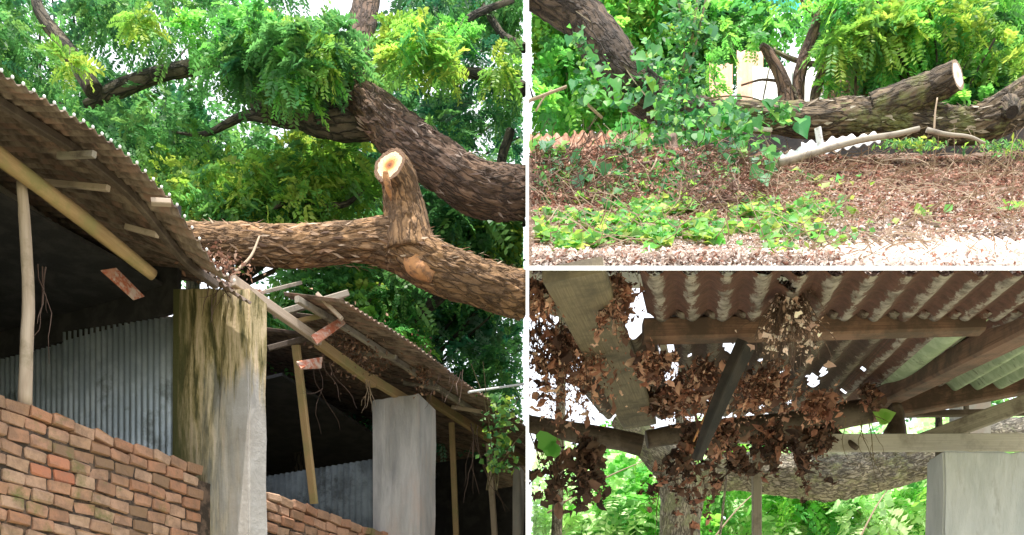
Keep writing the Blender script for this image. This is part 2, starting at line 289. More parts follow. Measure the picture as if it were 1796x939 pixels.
def sweep(name, pts, rad, mat, parent=None, n=None, seg=10, prof=None, rough=0., plates=0., capmat=None, smooth=True, up=Vector((0, 0, 1)), seed=0., cap=True, step=None):
    """tube (or bar with profile) along a spline; UV v = metres along, u = around in metres"""
    pts = [Vector(p) for p in pts]
    ln = sum((b - a).length for a, b in zip(pts, pts[1:]))
    if n is None: n = max(2, int(ln / (step or .08)) + 1)
    if len(pts) > 2: n = max(n, len(pts) * 3)
    C, rr = spline(pts, rad, n)
    if prof is None: pr = [(math.cos(2 * math.pi * i / seg), math.sin(2 * math.pi * i / seg)) for i in range(seg)]
    else: pr = prof; seg = len(prof); smooth = False
    V = []; dist = 0; vs = []; side = None
    for i, c in enumerate(C):
        tan = (C[min(i + 1, n - 1)] - C[max(i - 1, 0)]).normalized()
        if side is None:
            s0 = tan.cross(up)
            if s0.length < .05: s0 = tan.cross(Vector((0, 1, 0)))
            side = s0.normalized()
        side = (side - tan * side.dot(tan)).normalized(); upv = side.cross(tan)
        if i: dist += (c - C[i - 1]).length
        vs.append(dist); r = rr[i]
        for (a, b) in pr:
            k = 1.
            if rough:
                q = Vector((a * 1.3, b * 1.3, dist / max(r, .02) * .45 + seed))
                k += rough * (mn.noise(q) + .5 * mn.noise(q * 2.3))
            if plates:
                q = Vector((a * 3.2 + seed, b * 3.2, dist / r * .95))
                q += Vector((mn.noise(q * 1.5), mn.noise(q * 1.5 + Vector((9, 0, 0))), 0)) * .5
                dd = mn.voronoi(q)[0]; e = min(1, (dd[1] - dd[0]) * 3.2)
                k += plates * (.45 + .9 * max(0, min(1, .5 + 1.3 * mn.noise(q * .35 + Vector((3, 3, 3)))))) * (e - .6 + .7 * (mn.noise(q * 3.1)) + .35 * mn.noise(Vector((a * 12, b * 12, dist / r * 2.2))))
            V.append(c + side * (a * r * k) + upv * (b * r * k))
    per = 2 * math.pi * max(rad)
    Fc = []; UV = []
    for i in range(n - 1):
        for j in range(seg):
            j2 = (j + 1) % seg
            Fc.append((i * seg + j, i * seg + j2, (i + 1) * seg + j2, (i + 1) * seg + j))
            u0 = j / seg * per; u1 = (j + 1) / seg * per
            UV += [(u0, vs[i]), (u1, vs[i]), (u1, vs[i + 1]), (u0, vs[i + 1])]
    nf = len(Fc)
    if cap:
        for base, cc, rev in ((0, C[0], True), ((n - 1) * seg, C[-1], False)):
            V.append(cc); ci = len(V) - 1
            for j in range(seg):
                j2 = (j + 1) % seg
                Fc.append((ci, base + j2, base + j) if rev else (ci, base + j, base + j2)); UV += [(0, j / seg), (1, (j + 1) / seg), (1, j / seg)] if rev else [(0, j / seg), (1, j / seg), (1, (j + 1) / seg)]
    o = mkmesh(name, V, Fc, mat, parent, uv=UV)
    me = o.data
    if smooth:
        fl = np.zeros(len(me.polygons), dtype=bool); fl[:nf] = True; me.polygons.foreach_set('use_smooth', fl)
    if capmat:
        me.materials.append(capmat)
        for k in range(nf + seg, len(me.polygons)): me.polygons[k].material_index = 1
    return o
def rect(wd, ht, b=.12):
    x, y = wd / 2, ht / 2; c = min(x, y) * b * 2
    return [(x, -y + c), (x, y - c), (x - c, y), (-x + c, y), (-x, y - c), (-x, -y + c), (-x + c, -y), (x - c, -y)]
def bar(name, p0, p1, wd, ht, mat, parent=None, up=Vector((0, 0, 1)), rough=.02, mid=None, step=.15):
    pts = [p0] + (mid or []) + [p1]
    return sweep(name, pts, [1] * len(pts), mat, parent, prof=rect(wd, ht), up=up, step=step, rough=rough, seed=random.random() * 50)
def boxm(name, corners, mat, parent=None):
    """hexahedron: 4 bottom corners then 4 top corners"""
    return mkmesh(name, corners, [(3, 2, 1, 0), (4, 5, 6, 7), (0, 1, 5, 4), (1, 2, 6, 5), (2, 3, 7, 6), (3, 0, 4, 7)], mat, parent)
def bevelled(name, corners, mat, parent, bev=.02, seg=2, rough=.012, cuts=6):
    o = boxm(name, corners, mat, parent); bm = bmesh.new(); bm.from_mesh(o.data)
    bmesh.ops.bevel(bm, geom=bm.edges[:] , offset=bev, segments=seg, affect='EDGES')
    bmesh.ops.subdivide_edges(bm, edges=[e for e in bm.edges if e.calc_length() > .3], cuts=cuts, use_grid_fill=True)
    for v in bm.verts: v.co += v.normal * (mn.noise(v.co * 5) * rough + mn.noise(v.co * 17) * rough * .6 - max(0, mn.noise(v.co * 9 + Vector((5, 5, 5))) - .25) * rough * 4)
    bm.to_mesh(o.data); bm.free(); return o
def sheet(name, fn, width, length, mat, parent=None, pitch=.076, amp=.009, nl=10, ragged=0., hole=None, ns=8, thick=.003, seed=0, ph=0.):
    """corrugated sheet: fn(u, v) -> (point, normal); u across the ridges, v along them"""
    nu = max(2, int(round(width / pitch * ns))) ; V = []; Fc = []
    for i in range(nu + 1):
        u = i / nu * width
        l2 = length + ragged * mn.noise(Vector((u * 9, seed, 3))) * 2
        for j in range(nl + 1):
            v = j / nl * l2; p, nn = fn(u, v); V.append(p + nn * (amp * math.cos(2 * math.pi * (u / pitch + ph))))
    for i in range(nu):
        for j in range(nl):
            if hole and hole((i + .5) / nu * width, (j + .5) / nl * length): continue
            Fc.append((i * (nl + 1) + j, (i + 1) * (nl + 1) + j, (i + 1) * (nl + 1) + j + 1, i * (nl + 1) + j + 1))
    cx_ = [(i / nu * width / pitch + ph, j / nl * length) for i in range(nu + 1) for j in range(nl + 1)]
    o = mkmesh(name, V, Fc, mat, parent, smooth=True, uv=[cx_[k] for f in Fc for k in f])
    s = o.modifiers.new('thickness', 'SOLIDIFY'); s.thickness = thick; s.offset = 0
    return o

# ---------------------------------------------------------------- foliage
PAL = {
 'deep': [(.028, .11, .035), (.045, .15, .055), (.03, .12, .06), (.06, .18, .06)],
 'blue': [(.025, .11, .06), (.03, .14, .08), (.045, .17, .08), (.14, .24, .17)],
 'mid': [(.06, .20, .055), (.09, .26, .07), (.05, .17, .05), (.13, .29, .07)],
 'lime': [(.13, .30, .045), (.20, .36, .05), (.10, .26, .05), (.27, .38, .06)],
 'bright': [(.08, .32, .05), (.12, .40, .07), (.20, .46, .07), (.06, .25, .06)],
 'pale': [(.40, .58, .30), (.48, .66, .36), (.54, .68, .38), (.30, .50, .24)],  # glare and haze of the far wood put into the leaf colour
}
def unit(a): return a / np.maximum(np.linalg.norm(a, axis=-1, keepdims=True), 1e-9)
def window(Vq, side):
    """keep leaf groups wholly on their own side of the white divider"""
    px = 898 + F * Vq[..., 0] / Vq[..., 1]
    return (px < 919).all(-1) if side == 'L' else (px > 931).all(-1)
def fronds(name, clumps, mat, parent, per=20, flen=.28, pairs=8, lw=.22, side=None, droop=.5, llen=.22, kind=None, jit=.25):
    """clumps: (pos, radius, palette). Feathery compound leaves."""
    Vs = []; Cs = []
    for pos, rad, pal in clumps:
        pos = np.array(pos); n = per
        u = unit(rng.normal(size=(n, 3))); rr = rad * rng.random((n, 1)) ** .45
        p = pos + u * rr * np.array([1.15, 1.0, .75])
        a = unit(u * .7 + rng.normal(size=(n, 3)) * .6 + np.array([0, 0, -.15]))
        s = unit(np.cross(a, rng.normal(size=(n, 3)) * .45 + np.array([0, 0, 1.])))
        fl = flen * (.6 + .8 * rng.random((n, 1)))
        cc = np.array(PAL[pal]); base = cc[rng.integers(len(cc), size=n)] * (1 + jit * (rng.random((n, 1)) - .5) * 2)
        k = np.linspace(.08, 1, pairs)
        for sg in (-1, 1):
            ax = p[:, None, :] + a[:, None, :] * (fl * k)[:, :, None] + np.array([0, 0, -1.]) * (droop * fl * k ** 2)[:, :, None]
            ll = (fl * llen * 1.7 * (1 - .55 * np.abs(k - .45)))[:, :, None]
            ld = unit(s[:, None, :] * sg + a[:, None, :] * .55 + rng.normal(size=(n, pairs, 3)) * .18 + np.array([0, 0, -.2]))
            pw = unit(np.cross(ld, np.cross(a, s)[:, None, :] + rng.normal(size=(n, pairs, 3)) * .3)) * ll * lw
            q = np.stack([ax, ax + ld * ll * .5 + pw, ax + ld * ll, ax + ld * ll * .5 - pw], axis=2).reshape(-1, 4, 3)
            Vs.append(q); Cs.append(np.repeat(np.repeat(base[:, None, :], pairs, 1).reshape(-1, 1, 3), 4, 1) * (.85 + .3 * rng.random((n * pairs, 1, 1))))
    V = np.concatenate(Vs); C = np.concatenate(Cs)
    if side: kp = window(V, side); V = V[kp]; C = C[kp]
    o = mkmesh(name, V.reshape(-1, 3), np.arange(len(V) * 4).reshape(-1, 4), mat, parent, col=np.clip(C.reshape(-1, 3), 0, 1))
    if kind: o['kind'] = kind
    return o
def litter(name, pos, size, cols, mat, parent=None, nrm=None, flat=.5, side=None, kind='stuff', asp=.5, jit=.3):
    """curled five-point leaves at pos (n,3)"""
    n = len(pos); s = (size * (.5 + rng.random((n, 1))))
    nn = np.array(nrm if nrm is not None else (0, 0, 1.)); nn = unit(nn + rng.normal(size=(n, 3)) * flat)
    a = unit(np.cross(nn, rng.normal(size=(n, 3)))); b = np.cross(nn, a)
    cu = (rng.random((n, 1)) - .3) * .6
    q = np.stack([pos - a * s * .5, pos + b * s * asp * .5 + nn * s * cu, pos + a * s * .5 + nn * s * cu * .7 * rng.choice([-1, 1], (n, 1)), pos - b * s * asp * .5 + nn * s * cu, pos + nn * 0], axis=1)
    cc = np.array(cols); c = cc[rng.integers(len(cc), size=n)] * (1 + jit * (rng.random((n, 1)) - .5) * 2); c = np.repeat(c[:, None, :], 5, 1)
    if side: kp = window(q, side); q = q[kp]; c = c[kp]; n = len(q)
    base = (np.arange(n) * 5)[:, None, None]; tri = np.array([[0, 1, 4], [1, 2, 4], [2, 3, 4], [3, 0, 4]])[None]
    o = mkmesh(name, q.reshape(-1, 3), (base + tri).reshape(-1, 3), mat, parent, col=np.clip(c.reshape(-1, 3), 0, 1))
    if kind: o['kind'] = kind
    return o
def ragged(name, pos, size, cols, mat, parent=None, kind='stuff'):
    """crumpled torn dead leaves: nine-point uneven outlines round a raised centre"""
    n = len(pos); nn = unit(rng.normal(size=(n, 3)) + np.array([0, -.4, 0])); a = unit(np.cross(nn, rng.normal(size=(n, 3)))); b = np.cross(nn, a)
    s = size * (.35 + rng.random((n, 1)) ** 2 * 1.3); rows = [pos + nn * s * .12]
    for k in range(9):
        an = k / 9 * 2 * math.pi; rr_ = s * (.22 + .42 * rng.random((n, 1))) * (1.35 if k in (0, 4) else .85)
        rows.append(pos + a * rr_ * math.cos(an) + b * rr_ * math.sin(an) * .75 + nn * s * rng.normal(size=(n, 1)) * .13)
    q = np.stack(rows, 1); cc = np.array(cols); c = cc[rng.integers(len(cc), size=n)] * (1 + .35 * (rng.random((n, 1)) - .5) * 2); c = np.repeat(c[:, None, :], 10, 1) * (.8 + .4 * rng.random((n, 10, 1)))
    base = (np.arange(n) * 10)[:, None, None]; tri = np.array([[0, 1 + k, 1 + (k + 1) % 9] for k in range(9)])[None]
    o = mkmesh(name, q.reshape(-1, 3), (base + tri).reshape(-1, 3), mat, parent, col=np.clip(c.reshape(-1, 3), 0, 1), smooth=True)
    if kind: o['kind'] = kind
    return o
def twigs(name, segs, mat, parent=None, kind='stuff'):
    """segs: list of (points, r0, r1); thin three-sided tubes in one mesh"""
    V = []; Fc = []; UV = []
    for pts, r0, r1 in segs:
        n = len(pts); b = len(V)
        for i, p in enumerate(pts):
            tan = (pts[min(i + 1, n - 1)] - pts[max(i - 1, 0)]).normalized(); s = tan.cross(Vector((.3, .2, 1))).normalized(); u = s.cross(tan); r = lerp(r0, r1, i / (n - 1))
            for k in range(3): an = k * 2.0944; V.append(p + s * r * math.cos(an) + u * r * math.sin(an))
        for i in range(n - 1):
            for k in range(3):
                k2 = (k + 1) % 3; Fc.append((b + i * 3 + k, b + i * 3 + k2, b + i * 3 + 3 + k2, b + i * 3 + 3 + k)); UV += [(k * .01, i * .05), (k * .01 + .01, i * .05), (k * .01 + .01, i * .05 + .05), (k * .01, i * .05 + .05)]
    o = mkmesh(name, V, Fc, mat, parent, uv=UV)
    if kind: o['kind'] = kind
    return o
def wander(p, d, ln, n=6, wob=.3, g=0.):
    pts = [Vector(p)]; d = Vector(d).normalized()
    for i in range(n):
        d = (d + Vector((random.gauss(0, wob), random.gauss(0, wob), random.gauss(0, wob) + g))).normalized(); pts.append(pts[-1] + d * ln / n)
    return pts
def rclumps(n, x0, x1, y0, y1, Y0, Y1, r0, r1, pals, gaps=()):
    out = []
    tries = 0
    while len(out) < n and tries < n * 40:
        tries += 1
        px = random.uniform(x0, x1); py = random.uniform(y0, y1)
        Y = random.uniform(Y0, Y1); rad = random.uniform(r0, r1); e = rad * F / Y * .62
        if any(((px - a) / (c + e)) ** 2 + ((py - b) / (d + e)) ** 2 < 1 for a, b, c, d in gaps): continue
        out.append((P(px, py, Y), rad, random.choice(pals)))
    return out

# ================================================================== SETTING
g = mkmesh('ground', [(-600, -600, 0), (600, -600, 0), (600, 600, 0), (-600, 600, 0)], [(0, 1, 2, 3)], M['earth']); tag(g, kind='structure')
# added thin white divider, the gutter between views built as an object
def wx(Y): return XW * Y
wt = .0054
wy0, wy1 = 4.0, 12.4
tag(boxm('gutter_divider', [(wx(wy0) - wt, wy0, 0), (wx(wy0) + wt * 1.25, wy0, 0), (wx(wy1) + wt, wy1, 0), (wx(wy1) - wt, wy1, 0),
     (wx(wy0) - wt, wy0, 4.75), (wx(wy0) + wt * 1.25, wy0, 4.75), (wx(wy1) + wt, wy1, 10.9), (wx(wy1) - wt, wy1, 10.9)], M['white']),
    'added thin tall white gutter divider seen end on, between the brick building and the litter covered roofs', 'wall')
pa, pb = P(928, 474.5, 4.0), P(1860, 474.5, 4.0); pc, pd = P(1860, 466.5, 4.0), P(928, 466.5, 4.0)
qa, qb, qc, qd = P(928, 474.2, 5.95), P(1860, 474.2, 5.95), P(1860, 467.5, 5.95), P(928, 467.5, 5.95)
tag(boxm('gutter_strip', [pa, pb, qb, qa, pd, pc, qc, qd], M['white']), 'added long thin white gutter fascia board between the upper littered roof and the lower corrugated roof', 'divider')  # added: gutter between upper and lower views built as a board

# ================================================================== LEFT YARD: brick shed
SIDE = 'L'
bw = thing('brick_wall', 'weathered red brick wall with mossy courses and uneven top below the roof poles', 'wall', fp(0, 0, 0))
tA0, tA1 = -.9, ft(372, 0) ; tB0, tB1 = ft(474, .02), 5.2
topA = ZC + 2.13
def slab(name, t0, t1, o0, o1, z0, z1, mat, parent): return boxm(name, [fp(t0, o0, z0), fp(t1, o0, z0), fp(t1, o1, z0), fp(t0, o1, z0), fp(t0, o0, z1), fp(t1, o0, z1), fp(t1, o1, z1), fp(t0, o1, z1)], mat, parent)
slab('mortar_core', tA0, tA1, -.20, -.019, 0, topA - .10, M['mortar'], bw)
slab('mortar_core', tA1 + .004, tB1, -.20, -.019, 0, topA - .10, M['mortar'], bw)
BL, BH = .158, .082
bmeshes = []
for k in range(14):
    L_, H_, W_ = BL - .010, BH - .013, .10
    bm = bmesh.new(); bmesh.ops.create_cube(bm, size=1)
    for v in bm.verts: v.co = Vector((v.co.x * L_, v.co.y * W_, v.co.z * H_)) + Vector((random.uniform(-.006, .006), random.uniform(-.005, .005), random.uniform(-.005, .005)))
    bmesh.ops.bevel(bm, geom=bm.edges[:], offset=random.uniform(.005, .010), segments=1, affect='EDGES')
    for v in bm.verts: v.co += Vector([random.gauss(0, .003) for _ in range(3)])
    me = bpy.data.meshes.new('brick'); bm.to_mesh(me); bm.free(); me.materials.append(M['brick_red'] if k == 13 else M['brick']); bmeshes.append(me)
ang = math.atan2(D.y, D.x); nb = 0; base_bw = ORG['brick_wall']
brick_cells = []
for (t0, t1) in ((tA0, tA1), (tB0, tB1)):
    row = 0; z = topA - BH / 2
    while z > ZC + 1.15:
        t = t0 + (.5 if row % 2 else 1) * BL * .5
        while t < t1 - BL * .3:
            Y = 5.9 + .894 * t; py = HZ - (z - ZC) / Y * F; px = 898 + F * (-2.94 + .448 * t) / Y
            if py < 975 and px > -30: brick_cells.append((t, z, row, px, py, min(1, (t1 - t) / BL + .5)))
            t += BL
        z -= BH; row += 1
for (t, z, row, px, py, cut) in brick_cells:
    if row == 0 and random.random() < .12: continue
    red = abs(px - 100) < 30 and abs(py - 822) < 26
    o = bpy.data.objects.new('brick', bmeshes[13] if red else bmeshes[random.randrange(13)]); link(o, bw)
    off = random.uniform(-.012, .012); wave = .006 * math.sin(t * 5 + row)
    o.location = fp(t + random.uniform(-.006, .006), -.05 + off, z + wave + random.uniform(-.003, .003)) - base_bw
    o.rotation_euler = (random.gauss(0, .03), random.gauss(0, .03) + (random.choice((-.12, .1, 0)) if row == 0 else 0), ang + random.gauss(0, .03)); nb += 1
    o.scale = (max(.45, cut), 1, 1)
print('bricks', nb)

def pier(name, label, pts, mat, z0=0):
    """pts: (o_in, o_out, t0, t1, ztop inner, ztop outer)"""
    oi, oo, t0, t1, zi, zo, zr = pts
    th = thing(name, label, 'pillar', fp(t0, oo, z0))
    bevelled('shaft', [fp(t0, oi, z0), fp(t0, oo, z0), fp(t1, oo, z0), fp(t1, oi, z0), fp(t0, oi, zi), fp(t0, oo, zo), fp(t1, oo, zr), fp(t1, oi, zr)], mat, th, bev=.012, cuts=14)
    return th
t1_ = ft(470, .344)
pier('concrete_pillar', 'tall stained concrete pillar with yellow and green moss streaks, nearest to the brick wall', (-.388, .344, 1.715, t1_, ZC + 3.53, ZC + 3.38, ZC + 3.35), M['pier'])
pier('concrete_pillar', 'plain pinkish grey concrete pillar with a clean flat top, further along the shed', (-.17, .344, 3.99, 4.294, ZC + 3.385, ZC + 3.37, ZC + 3.31), M['conc'])
pier('concrete_pillar', 'last pale concrete pillar of the shed, partly hidden at the white divider', (.05, .15, ft(912, .15), ft(921, .15), ZC + 3.38, ZC + 3.38, ZC + 3.34), M['conc'])

# shed: inner walls, roof plates, roof sheets
shed = thing('open_shed', 'old open shed with sagging corrugated tin roof on rough poles above the brick wall', 'shed', fp(0, -1, 0))
SL = .28
def eave_z(t):
    return interp([(-2, 3.47), (-.53, 3.44), (.0, 3.47), (.25, 3.46), (.62, 3.37), (1.0, 3.13), (1.6, 3.02), (2.0, 3.1), (2.26, 3.47), (3.2, 3.50), (4.3, 3.47), (12, 3.5)], t) + ZC
def inner_z(t): return ZC + interp([(-2, 3.47), (.6, 3.45), (1.2, 3.36), (2.0, 3.40), (2.4, 3.48), (12, 3.49)], t)
def roof_z(t, o):
    k = min(1, max(0, (.7 - o) / .9)); return lerp(eave_z(t), inner_z(t) + .02, k) + SL * (.7 - o)
def roof_fn(t0, oe):
    def fn(u, v):
        t = t0 + u; o = oe - v; q = fp(t, o, roof_z(t, o)); return q, Vector((0, 0, 1))
    return fn
Wd = .50
t = -1.9; k = 0
while t < 11.4:
    if t < 1.75:
        oe = .70 if t < 1.0 else (.42 if t < 1.45 else .12)
        mx_ = None
    elif t < 2.25: t += Wd * .5; continue
    else: oe = min(.7, o_lim(t + Wd, 940))
    oe += random.uniform(-.012, .012)
    oin = -3.1
    if 1.9 < t < 3.3: oin = .12 if t < 2.8 else -.35
    if oe - oin > .1:
        sheet('roof_sheet', roof_fn(t, oe), Wd + .05, oe - oin, M['tin_roof'], shed, pitch=.062, amp=.012, nl=14, ragged=.012, seed=k, ns=6)
    t += Wd * 1.004; k += 1
# white beads stand in for sky glints on the crests along the eave
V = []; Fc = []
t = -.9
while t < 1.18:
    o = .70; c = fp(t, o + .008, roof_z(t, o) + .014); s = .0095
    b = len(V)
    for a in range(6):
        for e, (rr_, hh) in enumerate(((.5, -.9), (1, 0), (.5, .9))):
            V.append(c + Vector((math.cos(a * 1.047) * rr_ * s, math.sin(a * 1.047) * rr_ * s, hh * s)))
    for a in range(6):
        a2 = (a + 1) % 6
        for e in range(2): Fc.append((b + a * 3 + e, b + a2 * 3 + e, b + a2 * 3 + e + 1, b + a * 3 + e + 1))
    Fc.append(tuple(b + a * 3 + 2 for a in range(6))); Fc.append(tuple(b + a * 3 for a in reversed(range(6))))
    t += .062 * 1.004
tag(mkmesh('crest_glints', V, Fc, M['eave_glint'], shed), kind='stuff')
# wall plate poles on the facade line
sweep('wall_plate', [FP(-60, 232, .1), FP(0, 275, .1), FP(60, 320, .1), FP(150, 388, .1), FP(215, 440, .1), FP(268, 482, .1)], [.052, .052, .048, .05, .045, .04], M['pole'], shed, seg=12, rough=.05, step=.05)
bar('wall_plate', FP(408, 492, .2), FP(560, 598, .2), .05, .075, M['pole_pale'], shed)
bar('wall_plate', FP(556, 600, .16), FP(655, 672, .1), .055, .085, M['pole'], shed)
bar('wall_plate', FP(650, 664, .1), FP(730, 712, .08), .05, .08, M['pole'], shed)
bar('wall_plate', FP(752, 700, .0), FP(868, 775, .0), .055, .085, M['pole'], shed)
bar('wall_plate', FP(862, 770, .0), FP(919, 810, .0), .05, .085, M['pole'], shed)
# roof batten near the eave, following the sag
def under(t, o, dz=-.03): return fp(t, o, roof_z(t, o) + dz)
sweep('eave_batten', [under(a, .42, -.045) for a in (-1.2, -.6, -.2, .2, .6, 1.0, 1.3)], [1] * 7, M['wood_dark'], shed, prof=rect(.045, .05), rough=.05)
sweep('eave_batten', [under(a, .30, -.045) for a in (2.3, 3.0, 3.6, 4.4, 5.2)], [1] * 5, M['wood_grey'], shed, prof=rect(.04, .05), rough=.05)
sweep('rear_batten', [under(a, -.9, -.045) for a in (-1.6, -.6, .4, 1.4)], [1] * 4, M['wood_grey'], shed, prof=rect(.05, .05), rough=.05)
# cross battens seen as short pale pieces under the sheets
for (ta, oa, ob) in ((-.35, .40, .05), (.12, .62, .30), (.45, .36, -.25), (.8, .40, .1), (3.45, .45, -.05), (4.25, .40, .0), (4.9, .5, .15)):
    bar('rafter', under(ta, oa, -.085), under(ta + .03, ob, -.085), .03, .035, random.choice((M['wood_grey'], M['pole_pale'])), shed)
for (pxa, pya, pxb, pyb, o_) in ((265, 354, 300, 356, .72),):
    bar('batten_end', FP(pxa, pya, .66), FP(pxb, pyb, .74), .05, .03, M['pole_pale'], shed)
# inner and back walls
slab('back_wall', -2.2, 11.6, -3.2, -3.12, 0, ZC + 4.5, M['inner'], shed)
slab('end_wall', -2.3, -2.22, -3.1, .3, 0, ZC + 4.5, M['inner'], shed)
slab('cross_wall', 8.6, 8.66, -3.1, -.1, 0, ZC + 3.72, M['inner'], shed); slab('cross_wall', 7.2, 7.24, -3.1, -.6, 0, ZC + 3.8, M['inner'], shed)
def cw(t0, o_in): 
    def fn(u, v): return fp(t0, -.395 - u, 0) + Vector((0, 0, ZC + 3.36 + .085 * u - v)), -D
    return fn
cs = sheet('partition_sheet', cw(1.80, 0), 1.25, 2.2, M['tin_blue'], shed, pitch=.062, amp=.010, nl=4)
sheet('partition_sheet', lambda u, v: (fp(1.83, -1.62 - u, ZC + 3.47 - v), -D), 1.4, 2.2, M['tin_blue'], shed, pitch=.062, amp=.010, nl=4)
sheet('partition_sheet', lambda u, v: (fp(4.1, -.2 - u, ZC + 2.87 - v), -D), 1.6, 1.8, M['tin_dim'], shed, pitch=.07, amp=.014, nl=4)
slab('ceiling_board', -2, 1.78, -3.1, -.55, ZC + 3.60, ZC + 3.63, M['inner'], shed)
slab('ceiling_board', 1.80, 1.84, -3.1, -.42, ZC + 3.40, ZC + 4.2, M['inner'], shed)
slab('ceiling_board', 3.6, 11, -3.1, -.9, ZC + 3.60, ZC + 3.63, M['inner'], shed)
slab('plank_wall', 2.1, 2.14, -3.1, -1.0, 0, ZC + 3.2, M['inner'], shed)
# broken battens and sheets in the gap of the roof
bar('loose_batten', P(442, 518, 8.3), P(524, 497, 8.9), .07, .03, M['wood_grey'], shed)
bar('loose_batten', P(484, 552, 8.1), P(606, 516, 8.6), .09, .05, M['wood_grey'], shed)
bar('loose_batten', P(515, 566, 8.05), P(600, 545, 8.4), .07, .035, M['pole'], shed)
bar('loose_batten', P(468, 612, 8.0), P(560, 588, 8.3), .05, .04, M['wood_dark'], shed)
bar('loose_batten', P(556, 516, 7.9), P(600, 560, 7.9), .04, .03, M['pole_pale'], shed)
def flat(name, a, b, c, d, mat, parent, th=.012):
    a, b, c, d = map(Vector, (a, b, c, d)); n = (b - a).cross(d - a).normalized() * th
    return boxm(name, [a, b, c, d, a + n, b + n, c + n, d + n], mat, parent)
tag(flat('red_sheet', P(546, 588, 7.95), P(598, 556, 8.2), P(606, 566, 8.2), P(556, 603, 7.9), M['tin_red'], None), 'bent red painted metal sheet poking out at the broken roof gap', 'metal sheet')
tag(flat('red_sheet', P(520, 634, 7.95), P(566, 626, 8.2), P(564, 644, 8.2), P(528, 646, 7.9), M['tin_red'], None), 'small orange metal scrap under the beam beside the leaning roof post', 'metal sheet')
tag(flat('red_sheet', P(178, 474, 6.8), P(204, 470, 6.9), P(254, 520, 7.1), P(236, 526, 7.0), M['tin_red'], None), 'faded orange red strip hanging below the ceiling inside the shed', 'metal sheet')
# posts
def post(label, pts, rad, mat):
    o = sweep('roof_post', pts, rad, mat, None, seg=10, rough=.07, step=.06); tag(o, label, 'post', 'rough wooden posts holding up the shed roof')
post('pale crooked round post standing on the brick wall, left of the tin partition', [FP(38, 320, .0), FP(44, 400, -.02), FP(50, 520, -.03), FP(47, 600, -.03), FP(44, 712, -.05)], [.030, .034, .036, .038, .040], M['pole_pale'])
def sqpost(label, p0, p1, w_, mat):
    o = bar('roof_post', p0, p1, w_, w_ * .8, mat, None); tag(o, label, 'post', 'rough wooden posts holding up the shed roof')
sqpost('leaning square timber post on the wall between the two near pillars', FP(519, 606, .0), FP(551, 884, -.08), .062, M['pole'])
sqpost('thin straight batten post just right of the plain grey pillar', FP(792, 742, -.02), FP(801, 960, -.05), .055, M['pole'])
sqpost('crooked thin post fourth from the left, near the white divider', FP(857, 778, -.02), FP(869, 960, -.05), .06, M['pole_pale'])

# white cable at the far right of the shed
tag(sweep('cable', [P(822, 688, 9.4), P(870, 681, 9.8), P(918, 674, 10.2)], [.012, .012, .012], M['white'], None, seg=6), 'taut white cable running from the far eave to the right', 'cable')
# bare roots and twigs hanging from the roof
def hanging(name, label, px, py, Y, ln, n, mat, cat='root', spread=.12, r=.006, leaves=0, lm=None, lsz=.03, lcols=None, group=None):
    th = thing(name, label, cat, P(px, py, Y), group); segs = []; lp = []
    for i in range(n):
        p0 = P(px, py, Y) + Vector((random.gauss(0, spread * .4), random.gauss(0, spread * .4), 0))
        l_ = ln * random.uniform(.45, 1); w_ = wander(p0, (random.gauss(0, .15), random.gauss(0, .15), -1), l_, 8, .22, -.12)
        segs.append((w_, r * random.uniform(.5, 1.2), r * .3)); lp += w_[1:]
        if random.random() < .5:
            segs.append((wander(w_[3], (random.gauss(0, 1), random.gauss(0, 1), -.8), l_ * .35, 5, .3), r * .5, r * .2))
    twigs('stems', segs, mat, th, kind=None)
    if leaves:
        q = np.array([list(random.choice(lp)) for _ in range(leaves)]); k = leaves // 2
        q[:k] += rng.normal(size=(k, 3)) * spread * .30; q[k:] += rng.normal(size=(leaves - k, 3)) * spread * .10
        m = rng.random(leaves) < .26; ragged('curled_leaves', q[m], lsz * 2.3, lcols, lm or M['dead'], th)
        litter('leaves', q[~m], lsz * .8, lcols, lm or M['dead'], th, flat=2, kind='stuff')
    return th
hanging('hanging_root', 'tangle of pale roots hanging in the bay left of the plain pillar', 570, 640, 8.3, .75, 4, M['twig_dark'], spread=.16, r=.004)
hanging('hanging_root', 'short dry roots hanging under the beam near the plain pillar', 642, 668, 8.9, .4, 4, M['twig'], spread=.06)
hanging('hanging_root', 'long thin dry vine hanging behind the pale crooked post', 74, 470, 6.2, .75, 3, M['twig_dark'], spread=.05)
hanging('hanging_root', 'long dry roots hanging between the last two thin posts', 828, 745, 9.9, 1.0, 6, M['twig_dark'], spread=.1)
hanging('hanging_root', 'dry vine strands over the top of the moss stained pillar', 392, 478, 7.2, .42, 8, M['twig_dark'], spread=.16)
hanging('hanging_root', 'dry stems hanging over the eave at the far end', 790, 650, 8.9, .4, 6, M['twig_dark'], spread=.16, r=.004)
DC = [(.20, .10, .06), (.32, .18, .12), (.12, .07, .045), (.42, .27, .18)]
def debris(label, px, py, Y, rx, n, sz=.035, cols=DC, flat_=.6):
    c = np.array(P(px, py, Y)); p = c + rng.normal(size=(n, 3)) * np.array(rx)
    tag(litter('leaf_debris', p, sz, cols, M['dead'], None, flat=1.5, kind=None), label, 'debris', kind='stuff')
debris('clump of dead reddish leaves caught under the second roof section', 625, 615, 8.9, (.14, .2, .10), 800)
debris('small clump of dead leaves hanging under the eave near the plain pillar', 742, 650, 9.2, (.05, .05, .12), 260)
debris('dead leaves and broken bits lodged on top of the moss stained pillar', 385, 470, 7.4, (.10, .12, .05), 380)
bar('broken_board', P(374, 470, 7.0), P(372, 500, 7.0), .03, .02, M['wood_dark']).update_tag()
tag(bpy.data.objects['broken_board'], 'short dark splintered board on top of the moss stained pillar', 'board')
